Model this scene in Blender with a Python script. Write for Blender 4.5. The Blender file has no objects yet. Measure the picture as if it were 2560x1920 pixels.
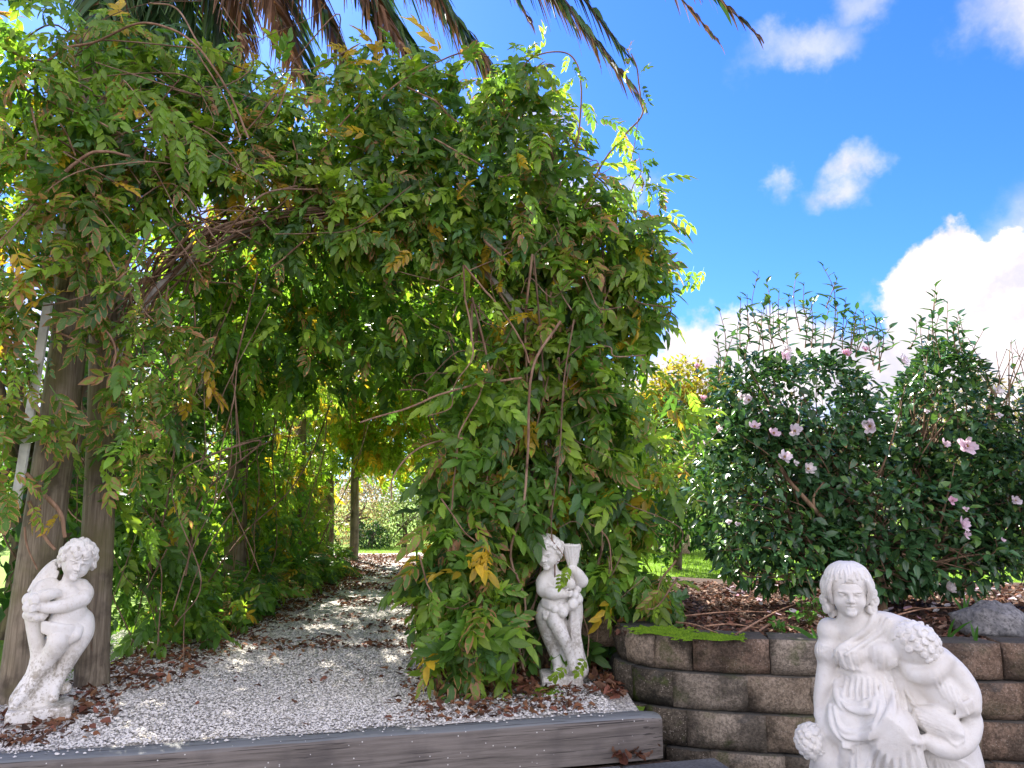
import bpy, math, random
import numpy as np
from mathutils import Vector, Matrix, noise as mnoise

rng = np.random.default_rng(11)
random.seed(5)
SC = bpy.context.scene
COL = SC.collection

# ------------------------------------------------------------------ camera
PITCH = math.radians(8.7)
FPX = 1900.0
CAMZ = 1.05
cd = bpy.data.cameras.new('camera')
cam = bpy.data.objects.new('camera', cd)
COL.objects.link(cam)
cam.location = (0, 0, CAMZ)
cam.rotation_euler = (math.pi / 2 + PITCH, 0, 0)
cd.sensor_width = 36.0
cd.lens = 36.0 * FPX / 2560.0
cd.clip_start = 0.05
cd.clip_end = 2000
SC.camera = cam

def ray(px, py):
    x = (px - 1280) / FPX
    v = -(py - 960) / FPX
    return np.array([x, math.cos(PITCH) - math.sin(PITCH) * v, math.sin(PITCH) + math.cos(PITCH) * v])

def W(px, py, Y):
    """surveyed point: the direction read off the photo, the distance Y measured on the plan"""
    d = ray(px, py)
    return np.array([0, 0, CAMZ]) + d * (Y / d[1])

def G(px, py, z=0.0):
    d = ray(px, py)
    return np.array([0, 0, CAMZ]) + d * ((z - CAMZ) / d[2])

# ------------------------------------------------------------------ light
SUN_AZ, SUN_EL = math.radians(-29), math.radians(41)
sdir = Vector((math.sin(SUN_AZ) * math.cos(SUN_EL), math.cos(SUN_AZ) * math.cos(SUN_EL), math.sin(SUN_EL)))
sl = bpy.data.lights.new('sun', 'SUN')
sl.energy = 5.0
sl.angle = math.radians(0.5)
sl.color = (1.0, 0.93, 0.82)
so = bpy.data.objects.new('sun', sl)
COL.objects.link(so)
so.rotation_euler = sdir.to_track_quat('Z', 'Y').to_euler()
so.location = (-20, 20, 30)

wd = bpy.data.worlds.new('World')
SC.world = wd
wd.use_nodes = True
NT = wd.node_tree
NT.nodes.clear()

class N:
    """tiny node-graph writer"""
    def __init__(s, nt): s.nt = nt
    def new(s, t, **kw):
        n = s.nt.nodes.new(t)
        for k, v in kw.items(): setattr(n, k, v)
        return n
    def put(s, sock, v):
        if hasattr(v, 'is_output') or isinstance(v, bpy.types.NodeSocket): s.nt.links.new(v, sock)
        elif v is not None:
            if isinstance(v, (tuple, list)) and len(v) == 3 and sock.type == 'RGBA': v = (*v, 1)
            sock.default_value = v
    def math(s, op, a, b=None, c=None, clamp=False):
        n = s.new('ShaderNodeMath', operation=op, use_clamp=clamp)
        s.put(n.inputs[0], a); s.put(n.inputs[1], b)
        if c is not None: s.put(n.inputs[2], c)
        return n.outputs[0]
    def vmath(s, op, a, b=None, scale=None):
        n = s.new('ShaderNodeVectorMath', operation=op)
        s.put(n.inputs[0], a)
        if b is not None: s.put(n.inputs[1], b)
        if scale is not None: s.put(n.inputs['Scale'], scale)
        return n.outputs['Value'] if op in ('LENGTH', 'DOT_PRODUCT', 'DISTANCE') else n.outputs[0]
    def noise(s, vec, scale, detail=3, rough=0.55, dist=0.0):
        n = s.new('ShaderNodeTexNoise')
        s.put(n.inputs['Vector'], vec); n.inputs['Scale'].default_value = scale
        n.inputs['Detail'].default_value = detail; n.inputs['Roughness'].default_value = rough
        n.inputs['Distortion'].default_value = dist
        return n
    def voro(s, vec, scale, feature='F1'):
        n = s.new('ShaderNodeTexVoronoi', feature=feature)
        s.put(n.inputs['Vector'], vec); n.inputs['Scale'].default_value = scale
        return n
    def mix(s, f, a, b, blend='MIX'):
        n = s.new('ShaderNodeMix', data_type='RGBA', blend_type=blend)
        s.put(n.inputs[0], f); s.put(n.inputs[6], a); s.put(n.inputs[7], b)
        return n.outputs[2]
    def step(s, x, lo, hi, a=0.0, b=1.0):
        n = s.new('ShaderNodeMapRange', interpolation_type='SMOOTHSTEP')
        s.put(n.inputs[0], x); s.put(n.inputs[1], lo); s.put(n.inputs[2], hi)
        n.inputs[3].default_value = a; n.inputs[4].default_value = b
        return n.outputs[0]
    def map(s, vec, scale=(1, 1, 1), loc=(0, 0, 0), rot=(0, 0, 0)):
        n = s.new('ShaderNodeMapping')
        s.put(n.inputs[0], vec); n.inputs[1].default_value = loc; n.inputs[2].default_value = rot
        n.inputs[3].default_value = scale
        return n.outputs[0]
    def ramp(s, x, stops):
        n = s.new('ShaderNodeValToRGB'); e = n.color_ramp.elements
        while len(e) < len(stops): e.new(0.5)
        for i, (p, c) in enumerate(stops):
            e[i].position = p; e[i].color = (*c, 1)
        s.put(n.inputs[0], x)
        return n.outputs[0]

w = N(NT)
out = w.new('ShaderNodeOutputWorld')
bg = w.new('ShaderNodeBackground')
SKY_STRENGTH = 0.13
bg.inputs[1].default_value = SKY_STRENGTH
NT.links.new(bg.outputs[0], out.inputs[0])
sky = w.new('ShaderNodeTexSky', sky_type='NISHITA')
sky.sun_disc = False
sky.sun_elevation = SUN_EL
sky.sun_rotation = SUN_AZ
sky.altitude = 50
sky.air_density = 1.0
sky.dust_density = 0.25
sky.ozone_density = 2.5
hs = w.new('ShaderNodeHueSaturation')
hs.inputs['Saturation'].default_value = 1.22
NT.links.new(sky.outputs[0], hs.inputs['Color'])
blue = w.mix(1.0, hs.outputs[0], (0.25, 0.37, 0.68), 'MULTIPLY')
tc = w.new('ShaderNodeTexCoord')
d0 = w.vmath('NORMALIZE', tc.outputs['Generated'])
n1 = w.noise(d0, 5.0, 2, 0.5); n2 = w.noise(d0, 17.0, 5, 0.6)
wob = w.vmath('ADD', w.vmath('SCALE', w.vmath('SUBTRACT', n1.outputs['Color'], (0.5, 0.5, 0.5)), scale=0.10),
              w.vmath('SCALE', w.vmath('SUBTRACT', n2.outputs['Color'], (0.5, 0.5, 0.5)), scale=0.085))
d1 = w.vmath('ADD', d0, wob)
def cloud(px, py, rx, ry, soft, op):
    c = ray(px, py); c = c / np.linalg.norm(c)
    e = w.vmath('SUBTRACT', d1, tuple(c))
    e = w.vmath('MULTIPLY', e, (FPX / rx, FPX / rx, FPX / ry))
    return w.math('MULTIPLY', w.step(w.vmath('LENGTH', e), 1.0, 1.0 - soft), op)
CL = [(2430, 740, 185, 190, .16, 1), (2560, 690, 140, 150, .16, 1), (2640, 900, 300, 300, .2, 1), (2330, 900, 230, 120, .3, 1),
      (2080, 900, 230, 115, .4, 1), (1860, 950, 400, 130, .45, 1), (1560, 985, 260, 110, .5, 1), (1740, 915, 210, 105, .4, 1), (1900, 900, 260, 110, .35, 1), (2400, 1120, 900, 170, .5, 1), (1640, 1000, 160, 90, .6, .9),
      (2130, 430, 90, 60, 1., .85), (2080, 490, 85, 65, 1., .7), (1945, 440, 50, 85, 1., .6), (2200, 722, 45, 22, 1., .4),
      (2030, 120, 160, 65, 1., .55), (1960, 100, 60, 70, 1., .45), (2520, 50, 120, 110, 1., .65), (2150, 10, 100, 60, 1., .4),
      (1440, 520, 150, 110, .5, .95), (1560, 500, 120, 50, 1., .6), (1330, 330, 200, 90, .8, .8), (700, 520, 420, 170, .8, .8), (500, 900, 700, 260, .6, .9),
      (-200, 1150, 900, 260, .6, 1), (3000, 700, 420, 380, .5, 1)]
mask = None
for c in CL:
    m = cloud(*c)
    mask = m if mask is None else w.math('MAXIMUM', mask, m)
# unseen cumulus behind the camera, made denser and brighter to add fill light
sx = w.new('ShaderNodeSeparateXYZ'); NT.links.new(d0, sx.inputs[0])
behind = w.step(sx.outputs[1], 0.35, -0.1)
cum = w.step(w.noise(w.map(d0, (1, 1, 1.8)), 2.6, 6, 0.55).outputs[0], 0.38, 0.52)
mask = w.math('MAXIMUM', mask, w.math('MULTIPLY', cum, behind))
tex = w.noise(d1, 9.0, 6, 0.6)
ccol = w.mix(w.step(tex.outputs[0], 0.36, 0.64), (4.2, 4.15, 4.55), (6.6, 6.15, 6.3))
toward = w.step(w.vmath('DOT_PRODUCT', d0, tuple(sdir)), -0.35, 0.45)
ccol = w.mix(1.0, ccol, w.mix(toward, (1, 1, 1), (.46, .448, .457)), 'MULTIPLY')
NT.links.new(w.mix(mask, blue, ccol), bg.inputs[0])

SC.view_settings.view_transform = 'Standard'
SC.view_settings.look = 'None'
SC.view_settings.exposure = 1.88
SC.view_settings.gamma = 1.0
SC.render.engine = 'CYCLES'
cy = SC.cycles
cy.use_denoising = True
cy.max_bounces = 7; cy.diffuse_bounces = 4; cy.glossy_bounces = 2; cy.transmission_bounces = 5; cy.transparent_max_bounces = 4
cy.caustics_reflective = False; cy.caustics_refractive = False
cy.sample_clamp_indirect = 6.0

# ------------------------------------------------------------------ helpers
class Acc:
    """collects vertices, faces and leaf attributes; build() links them as ONE mesh object"""
    def __init__(s): s.V = []; s.F3 = []; s.F4 = []; s.T = []; s.L = []; s.n = 0
    def add(s, V, F3=None, F4=None, T=None, L=None):
        V = np.asarray(V, float).reshape(-1, 3); m = len(V)
        if F3 is not None and len(F3): s.F3.append(np.asarray(F3, int) + s.n)
        if F4 is not None and len(F4): s.F4.append(np.asarray(F4, int) + s.n)
        s.V.append(V)
        T = np.zeros((m, 4)) + np.array((1, 1, 1, 0.)) if T is None else np.broadcast_to(np.asarray(T, float), (m, 4))
        L = np.zeros((m, 4)) if L is None else np.asarray(L, float)
        s.T.append(T); s.L.append(L); s.n += m
    def inst(s, tm, P, R, S, T):
        """copies of a template at points P with rotations R (N,3,3), scales S and tints T (N,4)"""
        k = len(P)
        if k == 0: return
        tv = tm['V']; m = len(tv)
        V = np.einsum('nij,vj->nvi', R, tv) * np.asarray(S)[:, None, None] + np.asarray(P)[:, None, :]
        off = (np.arange(k) * m)[:, None, None]
        F3 = (tm['F3'][None] + off).reshape(-1, 3) if len(tm['F3']) else None
        F4 = (tm['F4'][None] + off).reshape(-1, 4) if len(tm['F4']) else None
        s.add(V.reshape(-1, 3), F3, F4, np.repeat(np.asarray(T), m, axis=0), np.tile(tm['L'], (k, 1)))
    def mesh(s, name, mats, smooth=True):
        me = bpy.data.meshes.new(name)
        V = np.concatenate(s.V)
        f3 = np.concatenate(s.F3) if s.F3 else np.zeros((0, 3), int)
        f4 = np.concatenate(s.F4) if s.F4 else np.zeros((0, 4), int)
        me.vertices.add(len(V)); me.vertices.foreach_set('co', V.astype(np.float32).ravel())
        lp = np.concatenate([f3.ravel(), f4.ravel()])
        me.loops.add(len(lp)); me.loops.foreach_set('vertex_index', lp.astype(np.int32))
        tot = np.concatenate([np.full(len(f3), 3), np.full(len(f4), 4)])
        me.polygons.add(len(tot))
        st = np.concatenate([[0], np.cumsum(tot)[:-1]]) if len(tot) else np.zeros(0)
        me.polygons.foreach_set('loop_start', st.astype(np.int32))
        me.polygons.foreach_set('use_smooth', np.full(len(tot), smooth))
        me.update(calc_edges=True)
        for nm, arr in (('tint', s.T), ('luv', s.L)):
            a = me.attributes.new(nm, 'FLOAT_COLOR', 'POINT')
            a.data.foreach_set('color', np.concatenate(arr).astype(np.float32).ravel())
        for m in (mats if isinstance(mats, (list, tuple)) else [mats]): me.materials.append(m)
        me.validate()
        return me
    def build(s, name, mats, parent=None, smooth=True, **props):
        return link(name, s.mesh(name, mats, smooth), parent, **props)

def link(name, data, parent=None, **props):
    o = bpy.data.objects.new(name, data); COL.objects.link(o)
    if parent is not None: o.parent = parent
    for k, v in props.items(): o[k] = v
    return o

def thing(name, label, category, loc=(0, 0, 0), rotz=0.0, group=None):
    o = bpy.data.objects.new(name, None); COL.objects.link(o)
    o.location = loc; o.rotation_euler = (0, 0, rotz); o.empty_display_size = 0.1
    o['label'] = label; o['category'] = category
    if group: o['group'] = group
    return o

def unit(v):
    v = np.asarray(v, float)
    return v / (np.linalg.norm(v, axis=-1, keepdims=True) + 1e-9)

def frames(Y, Zup):
    """rotation matrices whose columns are x, y (=Y) and z (close to Zup)"""
    y = unit(Y); x = unit(np.cross(y, Zup)); z = np.cross(x, y)
    return np.stack([x, y, z], axis=-1)

def catmull(P, n=8):
    P = np.asarray(P, float)
    Q = np.vstack([2 * P[0] - P[1], P, 2 * P[-1] - P[-2]])
    o = []
    for i in range(1, len(Q) - 2):
        t = np.linspace(0, 1, n, endpoint=False)[:, None]
        a, b, c, d = Q[i - 1], Q[i], Q[i + 1], Q[i + 2]
        o.append(0.5 * (2 * b + (c - a) * t + (2 * a - 5 * b + 4 * c - d) * t**2 + (3 * b - a - 3 * c + d) * t**3))
    o.append(P[-1:])
    return np.concatenate(o)

def tube(acc, pts, r, sides=6, tint=(1, 1, 1, 0), cap=True):
    P = np.asarray(pts, float); n = len(P)
    r = np.broadcast_to(np.asarray(r, float), (n,))
    tg = unit(np.gradient(P, axis=0))
    ref = np.array([0.31, 0.23, 0.92]) if abs(tg[:, 2]).mean() < 0.8 else np.array([1, 0.1, 0.05])
    a = unit(np.cross(tg, ref)); b = np.cross(tg, a)
    th = np.arange(sides) * 2 * math.pi / sides
    V = P[:, None] + r[:, None, None] * (a[:, None] * np.cos(th)[None, :, None] + b[:, None] * np.sin(th)[None, :, None])
    i = np.arange(n - 1)[:, None] * sides; j = np.arange(sides)[None]; j2 = (j + 1) % sides
    F = np.stack([i + j, i + j2, i + sides + j2, i + sides + j], -1).reshape(-1, 4)
    V = V.reshape(-1, 3); F3 = []
    if cap:
        V = np.vstack([V, P[:1], P[-1:]])
        for k in range(sides):
            F3.append((n * sides, (k + 1) % sides, k)); F3.append((n * sides + 1, (n - 1) * sides + k, (n - 1) * sides + (k + 1) % sides))
    acc.add(V, F3, F[:, ::-1], tint)

def box(acc, lo, hi, R=None, c=None, bev=0.0, seg=None):
    """a chamfered box (24 corners), optionally rotated by R about c"""
    lo = np.asarray(lo, float); hi = np.asarray(hi, float); m = (lo + hi) / 2; h = (hi - lo) / 2
    b = bev
    V = []; idx = {}
    for sx_ in (-1, 1):
        for sy in (-1, 1):
            for sz in (-1, 1):
                for ax in range(3):
                    p = np.array([sx_, sy, sz]) * h
                    for q in range(3):
                        if q != ax: p[q] -= np.sign(p[q]) * b
                    idx[(sx_, sy, sz, ax)] = len(V); V.append(m + p)
    F4 = []; F3 = []
    S = (-1, 1)
    for ax in range(3):
        o1, o2 = [q for q in range(3) if q != ax]
        for s_ in S:
            loop = []
            for (u, v) in ((-1, -1), (1, -1), (1, 1), (-1, 1)):
                k = [0, 0, 0]; k[ax] = s_; k[o1] = u; k[o2] = v
                loop.append(idx[(*k, ax)])
            F4.append(loop)
        for u in S:
            for v in S:
                k = [0, 0, 0]; k[o1] = u; k[o2] = v
                k0 = list(k); k0[ax] = -1; k1 = list(k); k1[ax] = 1
                F4.append([idx[(*k0, o1)], idx[(*k1, o1)], idx[(*k1, o2)], idx[(*k0, o2)]])
    for a in S:
        for b_ in S:
            for c_ in S: F3.append([idx[(a, b_, c_, q)] for q in range(3)])
    V = np.array(V)
    cen = m
    def fix(F):
        o = []
        for f in F:
            P = V[list(f)]; nrm = np.cross(P[1] - P[0], P[2] - P[0])
            o.append(list(f)[::-1] if nrm @ (P.mean(0) - cen) < 0 else list(f))
        return o
    F4 = fix(F4); F3 = fix(F3)
    if R is not None:
        cc = m if c is None else np.asarray(c)
        V = (V - cc) @ np.asarray(R).T + cc
    acc.add(V, F3, F4)

def rotz(a):
    c, s = math.cos(a), math.sin(a)
    return np.array([[c, -s, 0], [s, c, 0], [0, 0, 1.]])

def rand_in_ball(n):
    v = rng.normal(size=(n, 3)); v /= np.linalg.norm(v, axis=1, keepdims=True)
    return v * rng.random((n, 1)) ** (1 / 3)

def fnoise(P, s, seed=0.0):
    return np.array([mnoise.noise(Vector((p[0] * s + seed, p[1] * s, p[2] * s))) for p in P])

# ------------------------------------------------------------------ materials
MATS = {}
def new_mat(name):
    m = bpy.data.materials.new(name); m.use_nodes = True
    nt = m.node_tree; nt.nodes.clear()
    g = N(nt); o = g.new('ShaderNodeOutputMaterial'); p = g.new('ShaderNodeBsdfPrincipled')
    nt.links.new(p.outputs[0], o.inputs[0])
    tcn = g.new('ShaderNodeTexCoord')
    MATS[name] = m
    return m, g, p, o, tcn

def bump(g, p, h, strength, dist):
    b = g.new('ShaderNodeBump'); b.inputs['Strength'].default_value = strength; b.inputs['Distance'].default_value = dist
    g.put(b.inputs['Height'], h); g.nt.links.new(b.outputs[0], p.inputs['Normal'])

def leaf_mat(name, rough=0.45, spec=0.4, trans=0.4, brown=(0.33, 0.17, 0.085), tboost=(1.5, 1.6, 0.9), rib=True):
    m, g, p, o, t = new_mat(name)
    a = g.new('ShaderNodeAttribute', attribute_name='tint'); l = g.new('ShaderNodeAttribute', attribute_name='luv')
    s = g.new('ShaderNodeSeparateColor'); g.put(s.inputs[0], l.outputs['Color'])
    ac, al, rnd = s.outputs[0], s.outputs[1], s.outputs[2]
    nz = g.noise(t.outputs['Object'], 38, 3, 0.6)
    v = g.math('ADD', g.math('MULTIPLY', rnd, 0.55), g.math('MULTIPLY', nz.outputs[0], 0.5))
    v = g.math('ADD', v, 0.45)
    vv = g.new('ShaderNodeCombineXYZ')
    for i in range(3): g.put(vv.inputs[i], v)
    base = g.mix(1.0, a.outputs['Color'], vv.outputs[0], 'MULTIPLY')
    if rib:
        base = g.mix(g.step(ac, 0.12, 0.03, 0, 0.45), base, g.mix(0.5, base, (0.25, 0.32, 0.10)))
    e = g.math('ADD', g.math('MULTIPLY', g.math('MULTIPLY', ac, ac), 0.42), g.math('MULTIPLY', g.noise(t.outputs['Object'], 34, 3).outputs[0], 1.1))
    e = g.math('ADD', e, g.math('MULTIPLY', g.step(al, 0.7, 1.0), 0.25))
    e = g.math('ADD', e, g.math('MULTIPLY', rnd, 0.25))
    thr = g.math('SUBTRACT', 1.75, a.outputs['Alpha'])
    msk = g.step(g.math('SUBTRACT', e, thr), 0.0, 0.08)
    base = g.mix(msk, base, g.mix(nz.outputs[0], brown, tuple(c * 1.7 for c in brown)))
    g.put(p.inputs['Base Color'], base)
    p.inputs['Roughness'].default_value = rough
    p.inputs['Specular IOR Level'].default_value = spec
    if trans > 0:
        tr = g.new('ShaderNodeBsdfTranslucent')
        g.put(tr.inputs[0], g.mix(1.0, base, tboost, 'MULTIPLY'))
        mx = g.new('ShaderNodeMixShader'); mx.inputs[0].default_value = trans
        g.nt.links.new(p.outputs[0], mx.inputs[1]); g.nt.links.new(tr.outputs[0], mx.inputs[2])
        g.nt.links.new(mx.outputs[0], o.inputs[0])
    return m

M_VINE = leaf_mat('wisteria_leaf', 0.38, 0.5, 0.46)
M_CAM = leaf_mat('camellia_leaf', 0.22, 0.55, 0.18, brown=(0.25, 0.13, 0.05))
M_FROND = leaf_mat('palm_leaf', 0.45, 0.4, 0.25, rib=False)
M_TREE = leaf_mat('tree_leaf', 0.5, 0.3, 0.45, rib=False)
M_LITTER = leaf_mat('dry_leaf', 0.75, 0.15, 0.1, rib=False, brown=(0.10, 0.05, 0.03), tboost=(1.2, 1, .8))
M_PETAL = leaf_mat('camellia_petal', 0.5, 0.2, 0.3, rib=False, tboost=(1.1, 1.0, 1.05), brown=(.4, .25, .15))
M_GRASS = leaf_mat('grass_blade', 0.5, 0.25, 0.4, rib=False)

def bark_mat(name, c1, c2, sc=(30, 30, 4), rough=0.85, bs=0.6, bd=0.004, moss=None):
    m, g, p, o, t = new_mat(name)
    v = g.map(t.outputs['Object'], sc)
    n = g.noise(v, 1.0, 5, 0.65, 0.6)
    col = g.mix(g.step(n.outputs[0], 0.3, 0.7), c1, c2)
    col = g.mix(g.step(g.noise(t.outputs['Object'], 7, 4).outputs[0], 0.45, 0.75), col, tuple(0.55 * c for c in c1))
    a = g.new('ShaderNodeAttribute', attribute_name='tint')
    col = g.mix(1.0, col, a.outputs['Color'], 'MULTIPLY')
    if moss:
        col = g.mix(g.step(g.noise(t.outputs['Object'], 2.6, 4, 0.6).outputs[0], 0.45, 0.68, 0, 0.75), col, moss)
    g.put(p.inputs['Base Color'], col); p.inputs['Roughness'].default_value = rough
    p.inputs['Specular IOR Level'].default_value = 0.2
    bump(g, p, n.outputs[0], bs, bd)
    return m
M_STEM = bark_mat('vine_stem', (0.17, 0.10, 0.065), (0.34, 0.23, 0.16))
M_BARK = bark_mat('tree_bark', (0.09, 0.065, 0.05), (0.2, 0.15, 0.11))
M_CBARK = bark_mat('camellia_bark', (0.17, 0.10, 0.06), (0.34, 0.23, 0.14))
M_POST = bark_mat('weathered_post', (0.12, 0.095, 0.07), (0.30, 0.25, 0.185), (70, 70, 3.0), 0.85, 0.8, 0.006, moss=(0.14, 0.125, 0.055))
M_TIMBERPOST = bark_mat('grey_timber', (0.16, 0.14, 0.12), (0.3, 0.27, 0.23), (40, 40, 2.2))

def statue_mat(name, grime_z, grime, al=1.0, bs=.9):
    m, g, p, o, t = new_mat(name)
    ob = t.outputs['Object']
    sep = g.new('ShaderNodeSeparateXYZ'); g.put(sep.inputs[0], ob)
    nA = g.noise(ob, 9, 5, 0.65); nB = g.noise(ob, 60, 4, 0.7); nC = g.noise(ob, 190, 2, 0.5)
    col = g.mix(g.step(nA.outputs[0], 0.35, 0.7), (0.83 * al, 0.81 * al, 0.765 * al), (0.75 * al, 0.715 * al, 0.655 * al))
    col = g.mix(g.step(nB.outputs[0], 0.54, 0.70, 0, .15 + .35 * min(1, grime)), col, (0.55, 0.47, 0.37))
    stk = g.noise(g.map(ob, (34, 34, 3.5)), 1.0, 4, 0.6)
    col = g.mix(g.math('MULTIPLY', g.step(stk.outputs[0], 0.54, 0.72), g.step(nA.outputs[0], 0.42, 0.62, 0, .55 * min(1, grime * 1.2))), col, (0.42, 0.37, 0.29))
    z = sep.outputs[2]
    zf = g.step(z, grime_z + 0.16, grime_z - 0.10)
    gm = g.math('MULTIPLY', g.step(g.math('ADD', g.math('MULTIPLY', nA.outputs[0], 0.6), g.math('MULTIPLY', nB.outputs[0], 0.55)), 0.53, 0.66), zf)
    col = g.mix(g.math('MULTIPLY', gm, grime), col, (0.24, 0.20, 0.135))
    pit = g.step(g.voro(ob, 55).outputs['Distance'], 0.10, 0.05)
    pit = g.math('MULTIPLY', pit, g.step(g.noise(ob, 12).outputs[0], 0.55, 0.62))
    col = g.mix(g.math('MULTIPLY', pit, 0.65), col, (0.22, 0.2, 0.17))
    g.put(p.inputs['Base Color'], col)
    p.inputs['Roughness'].default_value = 0.6; p.inputs['Specular IOR Level'].default_value = 0.3
    h = g.math('ADD', g.math('MULTIPLY', nB.outputs[0], 0.7), g.math('MULTIPLY', nC.outputs[0], 0.4))
    bump(g, p, h, bs, 0.004)
    return m
M_ST_L = statue_mat('white_statue_grimy', 0.26, 0.7)
M_ST_R = statue_mat('white_statue_cream', 0.32, 0.5)
M_ST_W = statue_mat('white_statue_clean', 0.0, 0.12, .98, .45)

def gravel_mat():
    m, g, p, o, t = new_mat('white_gravel')
    ob = t.outputs['Object']
    v = g.voro(ob, 80)
    s = g.new('ShaderNodeSeparateColor'); g.put(s.inputs[0], v.outputs['Color'])
    col = g.ramp(s.outputs[0], [(0.0, (0.2, 0.19, 0.18)), (0.12, (0.5, 0.48, 0.44)), (0.35, (0.80, 0.765, 0.70)), (1.0, (0.90, 0.87, 0.81))])
    gap = g.step(v.outputs['Distance'], 0.45, 0.75)
    col = g.mix(g.math('MULTIPLY', gap, 0.75), col, (0.13, 0.115, 0.10))
    dirt = g.step(g.noise(ob, 1.7, 6, 0.65).outputs[0], 0.5, 0.7)
    col = g.mix(g.math('MULTIPLY', dirt, 0.5), col, (0.20, 0.15, 0.115))
    g.put(p.inputs['Base Color'], col); p.inputs['Roughness'].default_value = 0.8
    bump(g, p, g.math('MULTIPLY', v.outputs['Distance'], -1), 0.9, 0.012)
    return m
M_GRAVEL = gravel_mat()
def pebble_mat():
    m, g, p, o, t = new_mat('white_pebble')
    a = g.new('ShaderNodeAttribute', attribute_name='tint')
    g.put(p.inputs['Base Color'], g.mix(0.25, a.outputs['Color'], g.noise(t.outputs['Object'], 200).outputs[0]))
    p.inputs['Roughness'].default_value = 0.7
    return m
M_PEB = pebble_mat()

def ground_mat(name, c1, c2, c3, s1, s2, bs, bd, rough=0.9):
    m, g, p, o, t = new_mat(name)
    ob = t.outputs['Object']
    a = g.noise(ob, s1, 5, 0.65); b = g.noise(ob, s2, 5, 0.7)
    col = g.mix(g.step(a.outputs[0], 0.35, 0.65), c1, c2)
    col = g.mix(g.step(b.outputs[0], 0.42, 0.66), col, c3)
    g.put(p.inputs['Base Color'], col); p.inputs['Roughness'].default_value = rough
    p.inputs['Specular IOR Level'].default_value = 0.2
    bump(g, p, b.outputs[0], bs, bd)
    return m
M_LAWN = ground_mat('lawn', (0.13, 0.25, 0.02), (0.19, 0.33, 0.03), (0.22, 0.34, 0.05), 0.6, 40, 0.8, 0.02)
M_SOIL = ground_mat('soil', (0.05, 0.035, 0.025), (0.09, 0.06, 0.045), (0.13, 0.085, 0.065), 4, 45, 0.8, 0.02)
M_PAVER = ground_mat('bluestone', (0.11, 0.12, 0.135), (0.19, 0.2, 0.215), (0.09, 0.095, 0.10), 5, 60, 0.4, 0.004, 0.65)
M_ROCK = ground_mat('grey_rock', (0.17, 0.17, 0.175), (0.33, 0.32, 0.31), (0.11, 0.11, 0.11), 7, 45, 1.0, 0.012)
M_MOSS = ground_mat('moss', (0.14, 0.26, 0.012), (0.22, 0.37, 0.02), (0.08, 0.17, 0.01), 14, 120, 0.8, 0.006)

def block_mat(name, c1, c2, dark, moss_amt):
    m, g, p, o, t = new_mat(name)
    ob = t.outputs['Object']
    oi = g.new('ShaderNodeObjectInfo')
    off = g.math('MULTIPLY', oi.outputs['Random'], 37.0)
    cv = g.new('ShaderNodeCombineXYZ'); g.put(cv.inputs[0], off); g.put(cv.inputs[1], off)
    q = g.vmath('ADD', ob, cv.outputs[0])
    a = g.noise(q, 7, 5, 0.6); b = g.noise(q, 70, 4, 0.75); c = g.noise(q, 5.5, 4, 0.6)
    col = g.mix(g.step(a.outputs[0], 0.3, 0.7), c1, c2)
    col = g.mix(g.step(b.outputs[0], 0.40, 0.62, 0, 0.7), col, tuple(0.35 * x for x in c1))
    sp = g.voro(q, 120)
    s = g.new('ShaderNodeSeparateColor'); g.put(s.inputs[0], sp.outputs['Color'])
    spk = g.math('MULTIPLY', g.step(sp.outputs['Distance'], 0.42, 0.25), g.step(s.outputs[0], 0.8, 0.9))
    col = g.mix(g.math('MULTIPLY', spk, 0.8), col, (0.52, 0.45, 0.37))
    col = g.mix(g.math('MULTIPLY', g.step(g.noise(q, 3.6, 5, 0.7).outputs[0], 0.43, 0.60), dark), col, (0.030, 0.028, 0.022))
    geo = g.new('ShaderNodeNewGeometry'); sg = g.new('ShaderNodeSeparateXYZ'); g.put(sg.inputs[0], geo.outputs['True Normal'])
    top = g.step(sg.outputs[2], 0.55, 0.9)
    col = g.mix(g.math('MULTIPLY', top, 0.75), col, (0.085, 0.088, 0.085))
    ms = g.math('MULTIPLY', g.step(c.outputs[0], 0.54, 0.66), moss_amt)
    col = g.mix(ms, col, g.mix(b.outputs[0], (0.035, 0.055, 0.008), (0.10, 0.15, 0.02)))
    g.put(p.inputs['Base Color'], col); p.inputs['Roughness'].default_value = 0.9
    p.inputs['Specular IOR Level'].default_value = 0.2
    bump(g, p, g.math('ADD', b.outputs[0], g.math('MULTIPLY', a.outputs[0], 0.6)), 1.0, 0.016)
    return m
M_BLK = [block_mat('split_block_brown', (0.33, 0.255, 0.18), (0.50, 0.40, 0.295), 0.75, 0.5),
         block_mat('split_block_grey', (0.34, 0.285, 0.215), (0.54, 0.45, 0.35), 0.65, 0.4),
         block_mat('split_block_red', (0.29, 0.195, 0.135), (0.43, 0.31, 0.225), 0.6, 0.15),
         block_mat('split_block_mossy', (0.12, 0.10, 0.075), (0.21, 0.175, 0.13), 0.9, 0.9),
         block_mat('split_block_sand', (0.38, 0.27, 0.18), (0.48, 0.36, 0.25), 0.15, 0.0)]

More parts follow.
